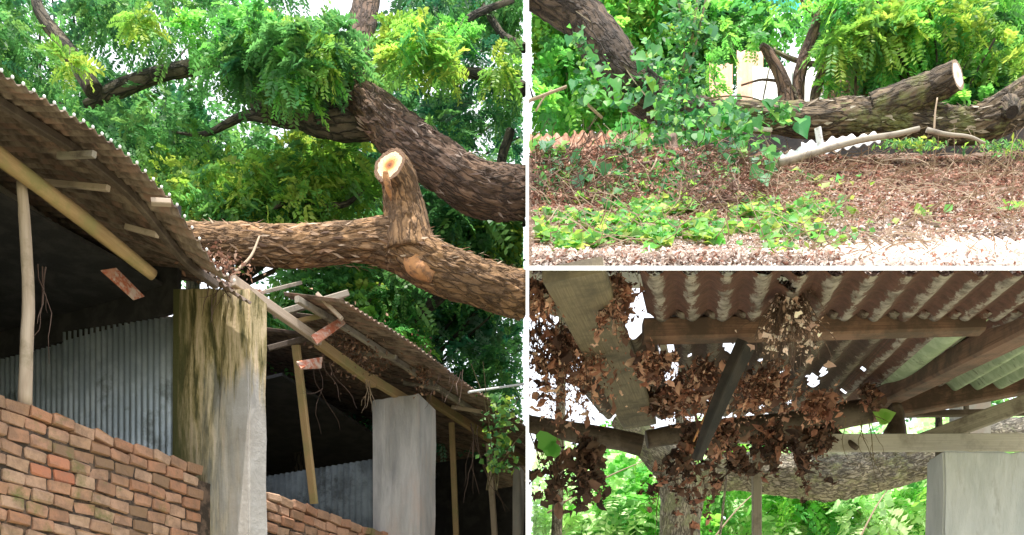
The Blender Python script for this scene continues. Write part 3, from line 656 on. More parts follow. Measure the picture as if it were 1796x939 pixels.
# ---------------------------------------------------------------- limbs of the rain tree
YT = 8.9
rt = thing('rain_tree', 'huge rain tree whose scaly limbs cross above the shed roof, one limb sawn off', 'tree', P(905, 1340, 13.2))
lowlimb = sweep('limb', [P(300, 424, YT - .1), P(400, 428, YT), P(520, 432, YT), P(620, 424, YT), P(690, 428, YT), P(752, 462, YT), P(830, 492, YT + .1), P(921, 520, YT + .3)],
      [.150, .165, .17, .168, .215, .21, .20, .20], M['bark_warm'], rt, seg=96, step=.014, rough=.07, plates=.10, seed=3)
stub = sweep('cut_stub', [P(716, 445, YT - .02), P(712, 385, YT - .06), P(706, 345, YT - .12), P(698, 310, YT - .22), P(683, 289, YT - .34)], [.25, .195, .168, .15, .15], M['bark_warm'], rt, seg=56, step=.016, rough=.05, plates=.08, capmat=M['cut'], seed=8)
sweep('torn_wood', [P(676, 300, YT - .47), P(680, 325, YT - .42), P(686, 352, YT - .31)], [.022, .03, .008], M['cut_orange'], stub, seg=9, rough=.3, step=.02)
sweep('torn_bark', [P(712, 440, YT - .13), P(728, 466, YT - .135), P(760, 486, YT - .12)], [.06, .095, .05], M['cut_orange'], rt, seg=10, rough=.35, step=.02)
upper = sweep('limb', [P(640, 178, YT + .9), P(668, 205, YT + .8), P(712, 248, YT + .7), P(770, 288, YT + .65), P(838, 330, YT + .7), P(921, 341, YT + .9)], [.17, .20, .225, .225, .24, .225], M['bark_dark'], rt, seg=96, step=.015, rough=.07, plates=.09, seed=5)
sweep('limb', [P(655, 215, YT + .95), P(590, 214, YT + 1.1), P(520, 196, YT + 1.3), P(470, 185, YT + 1.4), P(430, 155, YT + 1.6), P(380, 95, YT + 2.0)], [.15, .17, .15, .12, .10, .06], M['bark_far'], rt, seg=28, step=.03, rough=.1, plates=.06, seed=1)
sweep('limb', [P(580, 212, YT + 1.2), P(500, 210, YT + 1.4), P(430, 204, YT + 1.6), P(360, 235, YT + 2.0), P(300, 232, YT + 2.3)], [.09, .08, .05, .03, .01], M['bark_far'], rt, seg=16, rough=.1)
sweep('trunk', [P(640, 190, YT + .9), P(622, 120, YT + 1.2), P(634, 50, YT + 1.5), P(650, -40, YT + 1.9)], [.16, .13, .14, .13], M['bark_dark'], rt, seg=40, step=.03, rough=.06, plates=.06, seed=6)
for pts, rd in (([(345, 118), (280, 130), (210, 156), (150, 185)], (.085, .08, .09, .05)), ([(345, 118), (420, 100), (470, 90)], (.07, .05, .03)), ([(165, 160), (120, 90), (70, 20), (60, -30)], (.09, .08, .06, .05)),
    ([(921, 158), (870, 138), (820, 128), (756, 132)], (.07, .06, .05, .025)), ([(921, 85), (880, 60), (850, 10)], (.05, .04, .04)), ([(790, 62), (835, 25), (900, 0)], (.03, .035, .03)),
    ([(540, 368), (600, 340), (660, 318)], (.02, .028, .02)), ([(465, 372), (520, 352), (600, 360), (640, 330)], (.02, .03, .03, .015)), ([(775, 400), (795, 350), (805, 330)], (.02, .02, .015)),
    ([(330, 375), (400, 350), (480, 356)], (.012, .014, .012)), ([(505, 250), (545, 300), (560, 330)], (.01, .012, .008)), ([(921, 395), (880, 300), (895, 230)], (.03, .05, .05))):
    k = YT + random.uniform(1.2, 2.2)
    sweep('branch', [P(a, b, k + i * .1) for i, (a, b) in enumerate(pts)], rd, M['bark_far'], rt, seg=10, rough=.12, step=.08)
tag(sweep('fallen_twig', [P(412, 478, 8.0), P(440, 450, 8.2), P(455, 415, 8.4)], [.012, .011, .008], M['twig'], None, seg=6), 'thin pale dead twig leaning on the lower limb near the roof edge', 'twig')
# loose bark flakes on the two big limbs
def flakes(parent, pts, rad, n, cols, sz=.045):
    C, rr = spline([Vector(p) for p in pts], rad, 200); pp = []; nn = []
    for _ in range(n):
        i = random.randrange(2, 198); tan = (C[i + 1] - C[i - 1]).normalized(); s = tan.cross(Vector((0, 0, 1))).normalized(); u = s.cross(tan)
        an = random.uniform(0, 2 * math.pi); d = s * math.cos(an) + u * math.sin(an); pp.append(C[i] + d * rr[i] * 1.04); nn.append(d)
    pp = np.array(pp); nn = np.array(nn)
    a = unit(np.tile(np.array((pts[-1] - pts[0]).normalized())[None], (n, 1)) + rng.normal(size=(n, 3)) * .25); b = unit(np.cross(nn, a)); s = sz * (.4 + rng.random((n, 1)))
    wd = .10 + .22 * rng.random((n, 1)); q = np.stack([pp - a * s * (.8 + .6 * rng.random((n, 1))), pp + b * s * wd + a * s * (rng.random((n, 1)) - .5) + nn * s * .08, pp + a * s * (.8 + .7 * rng.random((n, 1))) + nn * s * .3 * rng.random((n, 1)), pp - b * s * wd + a * s * (rng.random((n, 1)) - .5) + nn * s * .08, pp + nn * s * .06], 1)
    c = np.array(cols)[rng.integers(len(cols), size=n)]; c = np.repeat(c[:, None, :], 5, 1)
    base = (np.arange(n) * 5)[:, None, None]; tri = np.array([[0, 1, 4], [1, 2, 4], [2, 3, 4], [3, 0, 4]])[None]
    tag(mkmesh('bark_flakes', q.reshape(-1, 3), (base + tri).reshape(-1, 3), M['dead'], parent, col=c.reshape(-1, 3)), kind='stuff')
flakes(rt, [P(330, 426, YT), P(520, 432, YT), P(690, 428, YT), P(752, 462, YT), P(915, 518, YT + .3)], [.165, .17, .205, .21, .20], 340, [(.42, .28, .18), (.26, .16, .10), (.55, .42, .30), (.15, .09, .06)])
flakes(rt, [P(660, 200, YT + .8), P(712, 248, YT + .7), P(770, 288, YT + .65), P(838, 330, YT + .7), P(915, 341, YT + .9)], [.20, .225, .225, .24, .225], 260, [(.22, .15, .12), (.14, .09, .07), (.36, .28, .24)])
# ---------------------------------------------------------------- crowns, left yard
GAP = [(540, 22, 75, 40), (385, 160, 52, 16), (430, 172, 30, 14), (300, 118, 60, 14), (590, 158, 14, 14), (745, 130, 34, 40), (870, 60, 22, 16), (185, 105, 14, 24), (78, 12, 14, 14), (700, 30, 30, 30), (455, 175, 20, 18),
       (60, 80, 12, 12), (120, 60, 10, 14), (340, 252, 12, 10), (865, 150, 18, 12), (445, 235, 50, 10), (860, 240, 22, 10), (250, 30, 12, 12), (380, 30, 14, 12), (575, 290, 16, 12)]
GAP2 = [(x, y, a * .9, b * .9) for x, y, a, b in GAP]
def crown(parent, clumps, side, name='crown', **kw): return fronds(name, clumps, M['leaf'], parent, side=side, **kw)
# masses of the rain tree crown: feathery sprays in front of the limbs
cl = rclumps(76, -60, 520, -40, 300, 10.2, 12.0, .25, .42, ['mid', 'deep', 'mid', 'mid'], GAP + [(540, 215, 110, 14)])
cl += rclumps(30, 370, 660, 55, 150, 9.2, 10.2, .12, .22, ['mid', 'mid', 'deep', 'bright'], [(540, 10, 75, 30), (650, 30, 50, 50), (385, 165, 52, 22), (430, 172, 30, 18), (530, 205, 130, 12)])
cl += rclumps(34, 660, 930, -30, 260, 10.4, 12, .22, .36, ['mid', 'deep', 'blue', 'mid'], GAP)
cl += [(P(px, py, random.uniform(9.2, 10.5)), random.uniform(.08, .15), random.choice(('lime', 'lime', 'bright'))) for px, py in ((700, 60), (730, 72), (752, 66), (770, 92), (715, 100), (745, 112), (778, 120), (680, 95), (560, 95), (545, 80), (430, 20), (450, 40), (470, 45), (500, 120), (610, 130), (800, 60), (350, 60), (240, 40), (120, 110), (880, 120))]
crown(rt, cl, 'L', per=34, flen=.19, pairs=11, llen=.20, lw=.22, droop=.35)
def tree(label, px, Y, clumps, side, baseY=None, cat='tree', name='tree', bark='bark_far', rad=.16, group=None, top=None, **kw):
    th = thing(name, label, cat, P(px, HZ + ZC / (baseY or Y) * F, baseY or Y), group)
    cs = sorted(clumps, key=lambda c: c[0].z); cen = sum((c[0] for c in clumps), Vector()) / len(clumps)
    bY = baseY or Y; base = P(px, HZ + ZC / bY * F, bY); hub = cen.lerp(base, .12); hub.x = lerp(base.x, cen.x, .5)
    sweep('trunk', [base, base.lerp(hub, .5) + Vector((random.uniform(-.2, .2), .1, 0)), hub], [rad, rad * .8, rad * .5], M[bark], th, seg=12, rough=.1, step=.25)
    segs = []
    for c in clumps[::3]:
        segs.append((wander(hub, c[0] - hub, (c[0] - hub).length, 6, .08), rad * .22, .012))
    twigs('branches', segs, M[bark], th, kind=None)
    crown(th, clumps, side, **kw); return th
tree('tall dark green tree filling the sky behind the upper left of the shed', 60, 14.5, rclumps(95, -80, 500, -60, 420, 13, 15.5, .30, .50, ['deep', 'mid', 'mid', 'blue'], GAP2), 'L', per=30, flen=.26, pairs=8, lw=.24)
tree('thin leafed mid green tree in the sky gap over the roof edge', 330, 13, rclumps(16, 290, 470, 185, 275, 12, 13.5, .2, .34, ['mid', 'deep'], []), 'L', per=26, flen=.24, pairs=8, lw=.24)
tree('tall dark tree behind the upright trunk and the thick dark limb', 600, 14.5, rclumps(90, 470, 930, -20, 420, 13, 15.5, .28, .48, ['deep', 'mid', 'blue', 'mid'], GAP2), 'L', baseY=15.4, per=30, flen=.26, pairs=8, lw=.24)
tree('bushy yellow green tree glowing between the roof edge and the sawn stub', 440, 11.4, rclumps(62, 290, 640, 268, 372, 10.2, 11.8, .20, .34, ['lime', 'lime', 'mid', 'lime'], [(440, 262, 60, 14)]), 'L', baseY=13.8, per=40, flen=.17, pairs=8, lw=.28)
tree('green leafy tree below the lower limb, over the gap in the roof', 520, 11.6, rclumps(40, 410, 720, 470, 600, 10.6, 12, .22, .34, ['mid', 'mid', 'lime', 'bright'], [(475, 500, 16, 12)]), 'L', baseY=14.2, per=44, flen=.18, pairs=8, lw=.28)
tree('dark blue green tree right of the shed roof below the thick limb', 640, 13.2, rclumps(84, 600, 935, 380, 760, 12.4, 14.2, .30, .46, ['blue', 'deep', 'blue', 'mid'], []), 'L', baseY=15.6, per=40, flen=.21, pairs=8, lw=.28)
tree('light green sapling crown between the two thick limbs at right', 660, 11.4, rclumps(26, 745, 925, 340, 440, 10.4, 11.4, .18, .3, ['mid', 'lime', 'deep'], []), 'L', baseY=15.8, per=28, flen=.24, pairs=8, lw=.28)
pl = thing('creeper', 'green creeper climbing over the far corner of the shed roof', 'plant', P(870, 1340, 9.9))
twigs('stems', [(wander(P(random.uniform(850, 890), 860, 9.9), (0, 0, 1), 1.2, 8, .2), .008, .003) for _ in range(5)], M['stem'], pl, kind=None)
pp = np.array([list(P(random.gauss(878, 14), random.uniform(690, 830), random.uniform(9.5, 9.9))) for _ in range(260)])
litter('leaves', pp, .055, PAL['lime'] + PAL['mid'], M['leaf'], pl, nrm=(0, -1, .5), flat=.6, side='L', asp=.8)

# ================================================================== UPPER RIGHT: littered roof, fallen limb
SIDE = 'R'
def upz(Y): return ZC + 2.91 + .78 * (Y - 6)
def UY(py): k = (HZ - py) / F; return 1.77 / (.78 - k)
def soil_h(x, Y):
    px = 898 + F * x / Y; q = Vector((x * 1.1, Y * 1.1, 0))
    h = .05 * mn.noise(q * 1.3) + .025 * mn.noise(q * 4) + .012 * mn.noise(q * 11)
    left = min(1, max(0, (1330 - px) / 90)); h += left * .30 * min(1, max(0, (Y - 7.35) / .75))
    front = min(1, max(0, (Y - 6.05) / .5)); edge = mn.noise(Vector((x * 2.2, 3, 1))) * .5
    right = min(1, max(0, (px - 1280) / 200))
    h = h * (.3 + .7 * front) + .055 - right * .10 * (1 - min(1, max(0, (Y - 6.35 + edge * .35) / .3)))
    z = upz(Y) + h
    if left > 0: z = lerp(z, min(z, upz(8.0) + .20 + .05 * mn.noise(q * 3)), left)
    if Y < 6.01: z -= .07
    return z
def US(px, py):
    Y = UY(py); x = (px - 898) / F * Y; return np.array([x, Y, soil_h(x, Y)])
uroof = thing('upper_roof', 'steep corrugated roof almost buried under brown leaf litter', 'roof', (1, 6, upz(6)))
gx = wx(6.02) + .01; k = 0
gn = Vector((0, -.78, 1)).normalized(); gv = Vector((0, 1, .78)).normalized()
while gx < 3.3:
    sheet('roof_sheet', (lambda u, v, gx=gx: (Vector((gx + u, 5.99, upz(5.99))) + gv * v, gn)), .62, 4.1, M['tin_pale'], uroof, pitch=.076, amp=.011, nl=5, ns=6, ragged=.01, seed=k + 40)
    gx += .60; k += 1
while gx < 5.2:
    sheet('roof_sheet', (lambda u, v, gx=gx: (Vector((gx + u, 5.99, upz(5.99))) + gv * v, gn)), .62, 4.1, M['tin_pale'], uroof, pitch=.076, amp=.011, nl=5, ns=4, seed=k + 40)
    gx += .60; k += 1
nx, ny = 150, 90; V = []; Fc = []
for j in range(ny + 1):
    Y = 5.96 if j == 0 else 6.02 + 3.23 * (j - 1) / (ny - 1)
    for i in range(nx + 1):
        x = lerp(wx(Y) + .01, 5.0, i / nx); V.append((x, Y, soil_h(x, Y)))
for j in range(ny):
    for i in range(nx):
        a = j * (nx + 1) + i; Fc.append((a, a + 1, a + nx + 2, a + nx + 1))
tag(mkmesh('soil', V, Fc, M['soil'], None, smooth=True), 'sloping layer of soil and rotted leaves lying over the upper roof', 'soil', kind='structure')
# flat deck behind the crest
deck = thing('deck', 'concrete deck behind the fallen limb carrying the pink tin building', 'deck', (2.5, 10, ZC + 5.2))
boxm('slab', [(wx(9.2) + .02, 9.2, ZC + 5.05), (6, 9.2, ZC + 5.05), (6, 10.9, ZC + 5.05), (wx(10.9) + .02, 10.9, ZC + 5.05), (wx(9.2) + .02, 9.2, ZC + 5.2), (6, 9.2, ZC + 5.2), (6, 10.9, ZC + 5.2), (wx(10.9) + .02, 10.9, ZC + 5.2)], M['conc'], deck)
for x in (4.6, 5.8): boxm('column', [(x, 10.5, 0), (x + .3, 10.5, 0), (x + .3, 10.8, 0), (x, 10.8, 0), (x, 10.5, ZC + 5.047), (x + .3, 10.5, ZC + 5.047), (x + .3, 10.8, ZC + 5.047), (x, 10.8, ZC + 5.047)], M['conc'], deck)
tag(boxm('gap_shade_board', [P(1215, 300, 9.25), P(1900, 300, 9.25), P(1900, 300, 9.31), P(1215, 300, 9.31), P(1215, 205, 9.25), P(1900, 212, 9.25), P(1900, 212, 9.31), P(1215, 205, 9.31)], M['char_gap_shade']), 'added black board standing in for the shadow gap under the fallen limb', 'wall')  # added board, its black paints the shadow gap below the limb
pinkb = thing('tin_building', 'pink and white corrugated tin building seen behind the fallen limb', 'building', P(1400, 430, 10.6))
def panel(px0, px1, py0, Y, mat, pitch=.09):
    x0 = (px0 - 898) / F * Y; x1 = (px1 - 898) / F * Y; top = P(px0, py0, Y).z
    sheet('wall_sheet', lambda u, v: (Vector((x0 + u, Y, top - v)), Vector((0, -1, 0))), x1 - x0, top - ZC - 5.2, mat, pinkb, pitch=pitch, amp=.014, nl=3, ns=6)
panel(1244, 1285, 112, 10.62, M['tin_pink']); panel(1292, 1338, 90, 10.6, M['tin_pink']); panel(1320, 1392, 118, 10.5, M['tin_white'], .3); panel(1390, 1450, 100, 10.6, M['tin_white']); panel(1448, 1512, 96, 10.55, M['tin_pink']); panel(1510, 1572, 120, 10.6, M['tin_pink']); panel(1570, 1630, 110, 10.6, M['tin_white'])
panel(1630, 1796, 150, 10.6, M['tin_pink'])
tag(flat('tarp', P(1175, 18, 12.9), P(1400, 22, 12.9), P(1500, -30, 12.9), P(1180, -30, 12.9), M['tarp'], None), 'turquoise tarpaulin edge showing at the top between the leaves', 'tarpaulin')
YF = 8.75
fl = thing('fallen_limb', 'long fallen tree limb with a pale sawn stub lying on the roof crest', 'log', P(1480, 245, YF))
FLP = [P(1120, 165, YF + .05), P(1230, 196, YF + .1), P(1330, 205, YF), P(1420, 212, YF), P(1500, 208, YF), P(1600, 212, YF), P(1690, 222, YF), P(1750, 205, YF - .05), P(1830, 160, YF)]
FLR = [.11, .105, .12, .138, .155, .142, .142, .165, .19]
sweep('limb', FLP, FLR, M['bark_grey'], fl, seg=90, step=.015, rough=.09, plates=.10, seed=12)
sweep('cut_stub', [P(1530, 196, YF - .03), P(1590, 172, YF - .12), P(1640, 152, YF - .2), P(1680, 131, YF - .33)], [.145, .135, .125, .12], M['bark_grey'], fl, seg=48, step=.02, rough=.06, plates=.07, capmat=M['cut_pale'], seed=15)
kn = sweep('knot', [P(1768, 190, YF - .16), P(1776, 197, YF - .28)], [.10, .05], M['bark_grey'], fl, seg=18, rough=.15, step=.02, capmat=M['bark_black'])
flakes(fl, FLP, [r for r in FLR], 320, [(.42, .36, .28), (.28, .22, .16), (.55, .50, .40), (.22, .23, .10)], .04)
lt = thing('leaning_tree', 'dark leaning tree trunk with leafy vines at the upper left', 'tree', P(1150, 330, 8.7))
sweep('trunk', [P(920, -25, 8.9), P(975, 5, 8.9), P(1025, 35, 8.9), P(1062, 88, 8.85), P(1100, 140, 8.8), P(1150, 178, 8.8), P(1205, 196, 8.82), P(1270, 202, 8.82)], [.14, .16, .17, .185, .18, .165, .14, .10], M['bark_black'], lt, seg=52, step=.02, rough=.08, plates=.07, seed=20)
bush = thing('bare_tree', 'slender bare crooked tree with several stems behind the fallen limb', 'tree', P(1400, 430, 9.9))
for pts, rd in (([(1395, 440), (1400, 180), (1405, 120), (1425, 60), (1440, 20), (1475, -20)], (.07, .06, .06, .05, .04, .03)), ([(1385, 300), (1380, 180), (1368, 130), (1345, 90), (1335, 80)], (.08, .075, .06, .045, .03)),
    ([(1430, 300), (1428, 180), (1442, 130), (1452, 80), (1462, 20)], (.05, .045, .05, .04, .04)), ([(1335, 78), (1380, 100), (1420, 112), (1440, 108)], (.012, .022, .025, .02)),
    ([(1415, 75), (1455, 50), (1490, 20), (1500, -10)], (.02, .025, .02, .02)), ([(1300, 150), (1340, 140), (1385, 150), (1400, 180)], (.008, .012, .016, .016)), ([(1500, 180), (1502, 110), (1510, 30), (1530, -20)], (.012, .014, .012, .01)),
    ([(1430, 30), (1410, 10), (1400, -20)], (.02, .015, .012)), ([(1462, 20), (1440, -10), (1420, -30)], (.02, .018, .012))):
    sweep('stem', [P(a, b, 9.9 - .03 * i) for i, (a, b) in enumerate(pts)], rd, M['bark_grey'] if rd[0] < .06 else M['bark_dark'], bush, seg=12, rough=.1, step=.05)
# old sheet at left, timbers, broken white sheet
cz = thing('rusty_roof', 'old rusty corrugated sheet roof edge at the left above the debris', 'roof', P(1030, 250, 8.3))
for a, b, s_ in ((929, 1010, 5), (1008, 1085, 0), (1083, 1150, 2)):
    x0 = (a - 898) / F * 8.3; x1 = (b - 898) / F * 8.3; z0 = P(a, 212 + s_, 8.3).z
    sheet('roof_sheet', lambda u, v: (Vector((x0 + u, 8.45 - v * .55, z0 - v * .8)), Vector((0, -.8, .55))), x1 - x0, .40, M['tin_rust'], cz, pitch=.075, amp=.017, nl=4, ragged=.02, ns=7, seed=a)
ws = thing('white_sheet', 'broken white corrugated sheet with a wavy edge beside the fallen limb', 'metal sheet', P(1450, 280, 8.2))
sheet('sheet_piece', lambda u, v: (P(1368 + u * 215, 285 - u * 44 - v * 70, 8.25 + v * .35), Vector((0, -.6, .8))), .82, .24, M['tin_white'], ws, pitch=.085, amp=.012, nl=5, ragged=.05, ns=8, seed=9)
sheet('sheet_piece', lambda u, v: (P(1405 + u * 210, 262 - u * 30 - v * 70, 8.5 + v * .35), Vector((0, -.6, .8))), .55, .14, M['tin_white'], ws, pitch=.085, amp=.010, nl=5, ragged=.06, ns=8, seed=12)
tag(bar('stake', P(1440, 262, 8.35), P(1434, 224, 8.3), .05, .03, M['tin_white']), 'short white upright stake in front of the dark gap below the limb', 'stake')
def stick(label, pts, Y, r0, r1, mat='twig'):
    k = len(pts); tag(sweep('stick', [P(a, b, Y) for a, b in pts], [lerp(r0, r1, i / (k - 1)) for i in range(k)], M[mat], None, seg=8, rough=.1, step=.06), label, 'stick')
stick('long grey stick sloping up from the white sheet to the limb', [(1366, 287), (1430, 268), (1500, 248), (1570, 236), (1612, 226)], 7.95, .03, .02, 'wood_grey')
stick('curved grey root branch lying below the right end of the limb', [(1625, 228), (1660, 236), (1700, 240), (1728, 252)], 7.9, .02, .01, 'wood_grey')
stick('thin upright twig in front of the fallen limb', [(1638, 232), (1640, 200), (1644, 172)], 8.3, .010, .006)
stick('forked pale stick at the left edge rising to the right', [(920, 180), (960, 165), (994, 152)], 8.6, .014, .012)
stick('second pale stick leaning against the forked one at left', [(940, 195), (955, 170), (968, 158)], 8.6, .008, .008)
stick('pale diagonal stick above the rusty sheet', [(1020, 172), (1038, 190), (1056, 207)], 8.5, .012, .012)
stick('long flat grey timber across the vine clump', [(1110, 288), (1180, 286), (1262, 287)], 8.0, .022, .022, 'wood_grey')
stick('pale flat lath in the dark gap under the limb at its left end', [(1300, 226), (1354, 228)], 8.3, .018, .016, 'wood_light')
stick('curling yellow root running through the middle of the debris', [(1130, 350), (1170, 358), (1210, 345), (1232, 330), (1224, 300)], 7.5, .012, .009)
stick('thin upright root in front of the vine stump', [(1130, 335), (1130, 315), (1145, 295), (1152, 280)], 7.6, .009, .008)
stick('thick dark root branch lying in the debris hollow', [(1040, 322), (1085, 312), (1120, 290), (1180, 280)], 7.7, .014, .012, 'twig_dark')
stump = thing('stump', 'rotten reddish stump in the shade behind the vine leaves', 'stump', P(1150, 345, 7.9))
sweep('trunk', [P(1118, 345, 7.9), P(1112, 300, 7.9), P(1120, 270, 7.95)], [.09, .08, .06], M['wood_red'], stump, seg=18, rough=.2, step=.03)
sweep('trunk', [P(1182, 340, 7.9), P(1180, 300, 7.9), P(1176, 240, 8.0)], [.08, .07, .05], M['wood_red'], stump, seg=18, rough=.2, step=.03)
tag(sweep('root', [P(1196, 350, 7.5), P(1210, 320, 7.6), P(1212, 292, 7.7)], [.03, .035, .03], M['twig_dark'], None, seg=10, rough=.2), 'short thick root beside the reddish stump', 'root')
# litter: leaves and twigs over the bank
LB = [(.30, .15, .10), (.42, .24, .17), (.20, .10, .065), (.50, .33, .25), (.14, .08, .05)]
LP = [(.55, .45, .40), (.66, .57, .52), (.45, .34, .28), (.74, .68, .62), (.50, .40, .33)]  # dry grey leaves, overexposure of the front strip put into their pale tones
def bank(n, y0, y1, x0=930, x1=1830, pw=1., lift=.012):
    out = []
    for _ in range(n):
        py = lerp(y0, y1, random.random() ** pw); px = random.uniform(x0, x1); p = US(px, py)
        if py > 425 and px > 1440 and random.random() < .6: continue
        if mn.noise(Vector((p[0] * 2.5, p[1] * 4, 5))) + .5 * mn.noise(Vector((p[0] * 8, p[1] * 9, 2))) < random.uniform(-.75, .05): continue
        p[2] += random.random() * lift; out.append(p)
    return np.array(out)
UN = (0, -.78, 1)
litter('leaf_litter', bank(34000, 284, 400), .036, LB, M['dead'], None, nrm=UN, flat=.55, side='R')
litter('dry_leaf_litter', bank(16000, 350, 464, pw=.9), .033, LP + LB[:2], M['dead'], None, nrm=UN, flat=.5, side='R')
litter('pale_leaf_litter', np.concatenate([bank(8000, 415, 465), bank(5000, 450, 466.5, 930, 1800)]), .028, LP, M['dead'], None, nrm=UN, flat=.45, side='R')
def heap(n, x0, x1, Y0=7.2, Y1=8.12, lift=.08):
    out = []
    for _ in range(n):
        px = random.uniform(x0, x1); Y = random.uniform(Y0, Y1); x = (px - 898) / F * Y; out.append(np.array([x, Y - random.random() * .03, soil_h(x, Y) + random.random() * lift]))
    return np.array(out)
lip = [(x, random.uniform(5.93, 5.99), upz(6.0) + random.uniform(-.06, .07)) for x in (random.uniform(.11, 3.1) for _ in range(5200)) if x < 1.9 or random.random() < .25]
litter('edge_leaf_litter', np.array(lip), .032, LP + LB[:1], M['dead'], None, nrm=(0, -1, .8), flat=.6, side='R')
litter('debris_leaves', heap(9000, 930, 1330), .034, LB + [(.35, .16, .10)], M['dead'], None, nrm=(0, -1, .6), flat=.8, side='R')
sg = []
for _ in range(1500):
    p = US(random.uniform(935, 1820), lerp(285, 455, random.random() ** 1.2)); p[2] += .03
    sg.append((wander(p, (random.gauss(0, 1), random.gauss(0, .6), random.gauss(0, .25) + .0), random.uniform(.12, .5), 5, .25), random.uniform(.002, .006), .0015))
tag(twigs('litter_twigs', sg, M['twig']), kind='stuff')
sg = []
for _ in range(800):
    p = heap(1, 932, 1130)[0] if random.random() < .5 else heap(1, 1190, 1330, 7.0)[0]; p[2] += random.random() * .03; p[1] -= .03
    sg.append((wander(p, (random.gauss(0, 1), random.gauss(0, .4), random.gauss(-.1, .22)), random.uniform(.10, .28), 6, .3), random.uniform(.003, .006), .002))
tag(twigs('debris_twigs', sg, M['wood_red']), kind='stuff')
# low green creeper on the litter
cp = []
for (cx, cy, sx, sy, n) in ((1180, 395, 70, 16, 700), (1290, 392, 60, 12, 650), (1150, 430, 90, 16, 700), (990, 445, 60, 14, 420), (1380, 395, 60, 10, 260), (1400, 420, 60, 10, 220), (1240, 450, 80, 8, 300), (1600, 398, 20, 4, 26), (1770, 390, 14, 6, 26), (1100, 375, 60, 14, 260), (1440, 345, 40, 20, 60), (1020, 400, 50, 14, 120), (970, 385, 30, 20, 120)):
    for _ in range(n):
        p = US(min(1790, max(932, random.gauss(cx, sx))), min(462, max(330, random.gauss(cy, sy))))
        if mn.noise(Vector((p[0] * 3.2, p[1] * 5, 0))) < -.02: continue
        p[2] += .02 + random.random() * .06; cp.append(p)
litter('ground_creeper', np.array(cp), .062, PAL['lime'] + PAL['bright'] + [(.36, .45, .10)], M['leaf'], None, nrm=(0, -.9, .8), flat=.45, side='R', asp=.85)
gp = []
for (cx, cy, sx, sy, n) in ((1600, 254, 26, 5, 260), (1760, 258, 30, 7, 180)):
    for _ in range(n): gp.append(list(P(random.gauss(cx, sx), random.gauss(cy, sy), random.uniform(8.2, 8.5))))
litter('low_weeds', np.array(gp), .05, PAL['mid'] + PAL['lime'], M['leaf'], None, nrm=(0, -1, .4), flat=.7, side='R', asp=.3)
# heart shaped vine leaves: shared meshes, one object each
def heart(cols):
    pts = [(0, 0, -.02), (.30, -.10, .03), (.50, .16, .07), (.40, .50, .04), (.17, .85, -.02), (0, 1.15, -.09), (-.17, .85, -.02), (-.40, .50, .04), (-.50, .16, .07), (-.30, -.10, .03), (0, .45, -.04)]
    me = bpy.data.meshes.new('leaf'); V = [(x, y + .0, z + random.uniform(-.03, .03)) for x, y, z in pts]
    me.from_pydata(V, [], [(10, i, (i + 1) % 10) for i in range(10)]); me.materials.append(M['leaf'])
    at = me.color_attributes.new('Col', 'FLOAT_COLOR', 'POINT'); c = np.ones((11, 4), dtype=np.float32); c[:, :3] = cols; at.data.foreach_set('color', c.ravel())
    me.polygons.foreach_set('use_smooth', [True] * 10); return me
HL = [heart(c) for c in ((.05, .22, .05), (.08, .30, .06), (.12, .38, .07), (.035, .15, .04), (.22, .42, .08), (.06, .26, .09), (.10, .26, .14))]
from mathutils import Matrix
def vine(name, label, base, groups, stems, small=0, cat='vine'):
    th = thing(name, label, cat, base)
    sg = []
    for pts, r in stems:
        C, rr = spline([P(*q) for q in pts], [r] * len(pts), 16); sg.append((C, r, r * .6))
    if sg: twigs('stem', sg, M['stem'], th, kind=None)
    sp = []
    for (cx, cy, sx, sy, Y, n, sz) in groups:
        for i in range(n + small):
            px, py = random.gauss(cx, sx), random.gauss(cy, sy)
            if px < 936 or py > 360: continue
            Yc = Y + random.gauss(0, .10); p = P(px, py, Yc)
            while py < 470 and Yc > 6.3 and p.z < soil_h(p.x, p.y) + .05: Yc -= .06; p = P(px, py, Yc)
            if i >= n: sp.append(list(p)); continue
            s = sz * random.uniform(.6, 1.25)
            o = bpy.data.objects.new('leaf', random.choice(HL)); link(o, th)
            nrm = Vector((random.gauss(0, .5), -1, .7 + random.gauss(0, .5))).normalized(); tip = Vector((random.gauss(0, .5), -.2, -1)); tip = (tip - nrm * tip.dot(nrm)).normalized(); sd_ = tip.cross(nrm)
            m = Matrix((sd_, tip, nrm)).transposed().to_4x4(); m.translation = p - Vector(base)
            o.matrix_local = m @ Matrix.Diagonal((s, s, s, 1))
    if sp: litter('small_leaves', np.array(sp), .05, PAL['mid'] + PAL['bright'] + PAL['deep'], M['leaf'], th, nrm=(0, -1, .5), flat=.6, side='R', asp=.8)
    return th
vine('hanging_vine', 'leafy vine hanging as a green column in front of the trees', P(1200, 340, 8.3), [(1205, 40, 22, 30, 8.3, 45, .085), (1196, 120, 18, 35, 8.3, 50, .085), (1180, 200, 18, 35, 8.2, 45, .09), (1170, 280, 25, 35, 8.0, 40, .085)],
     [([(1225, -10, 8.3), (1215, 60, 8.3), (1198, 130, 8.3), (1180, 220, 8.2), (1165, 340, 7.8)], .014), ([(1240, -10, 8.3), (1222, 70, 8.3), (1205, 150, 8.3), (1195, 260, 8.1)], .010), ([(1190, 0, 8.3), (1200, 100, 8.3), (1170, 200, 8.2), (1150, 320, 7.8)], .009)], small=170)
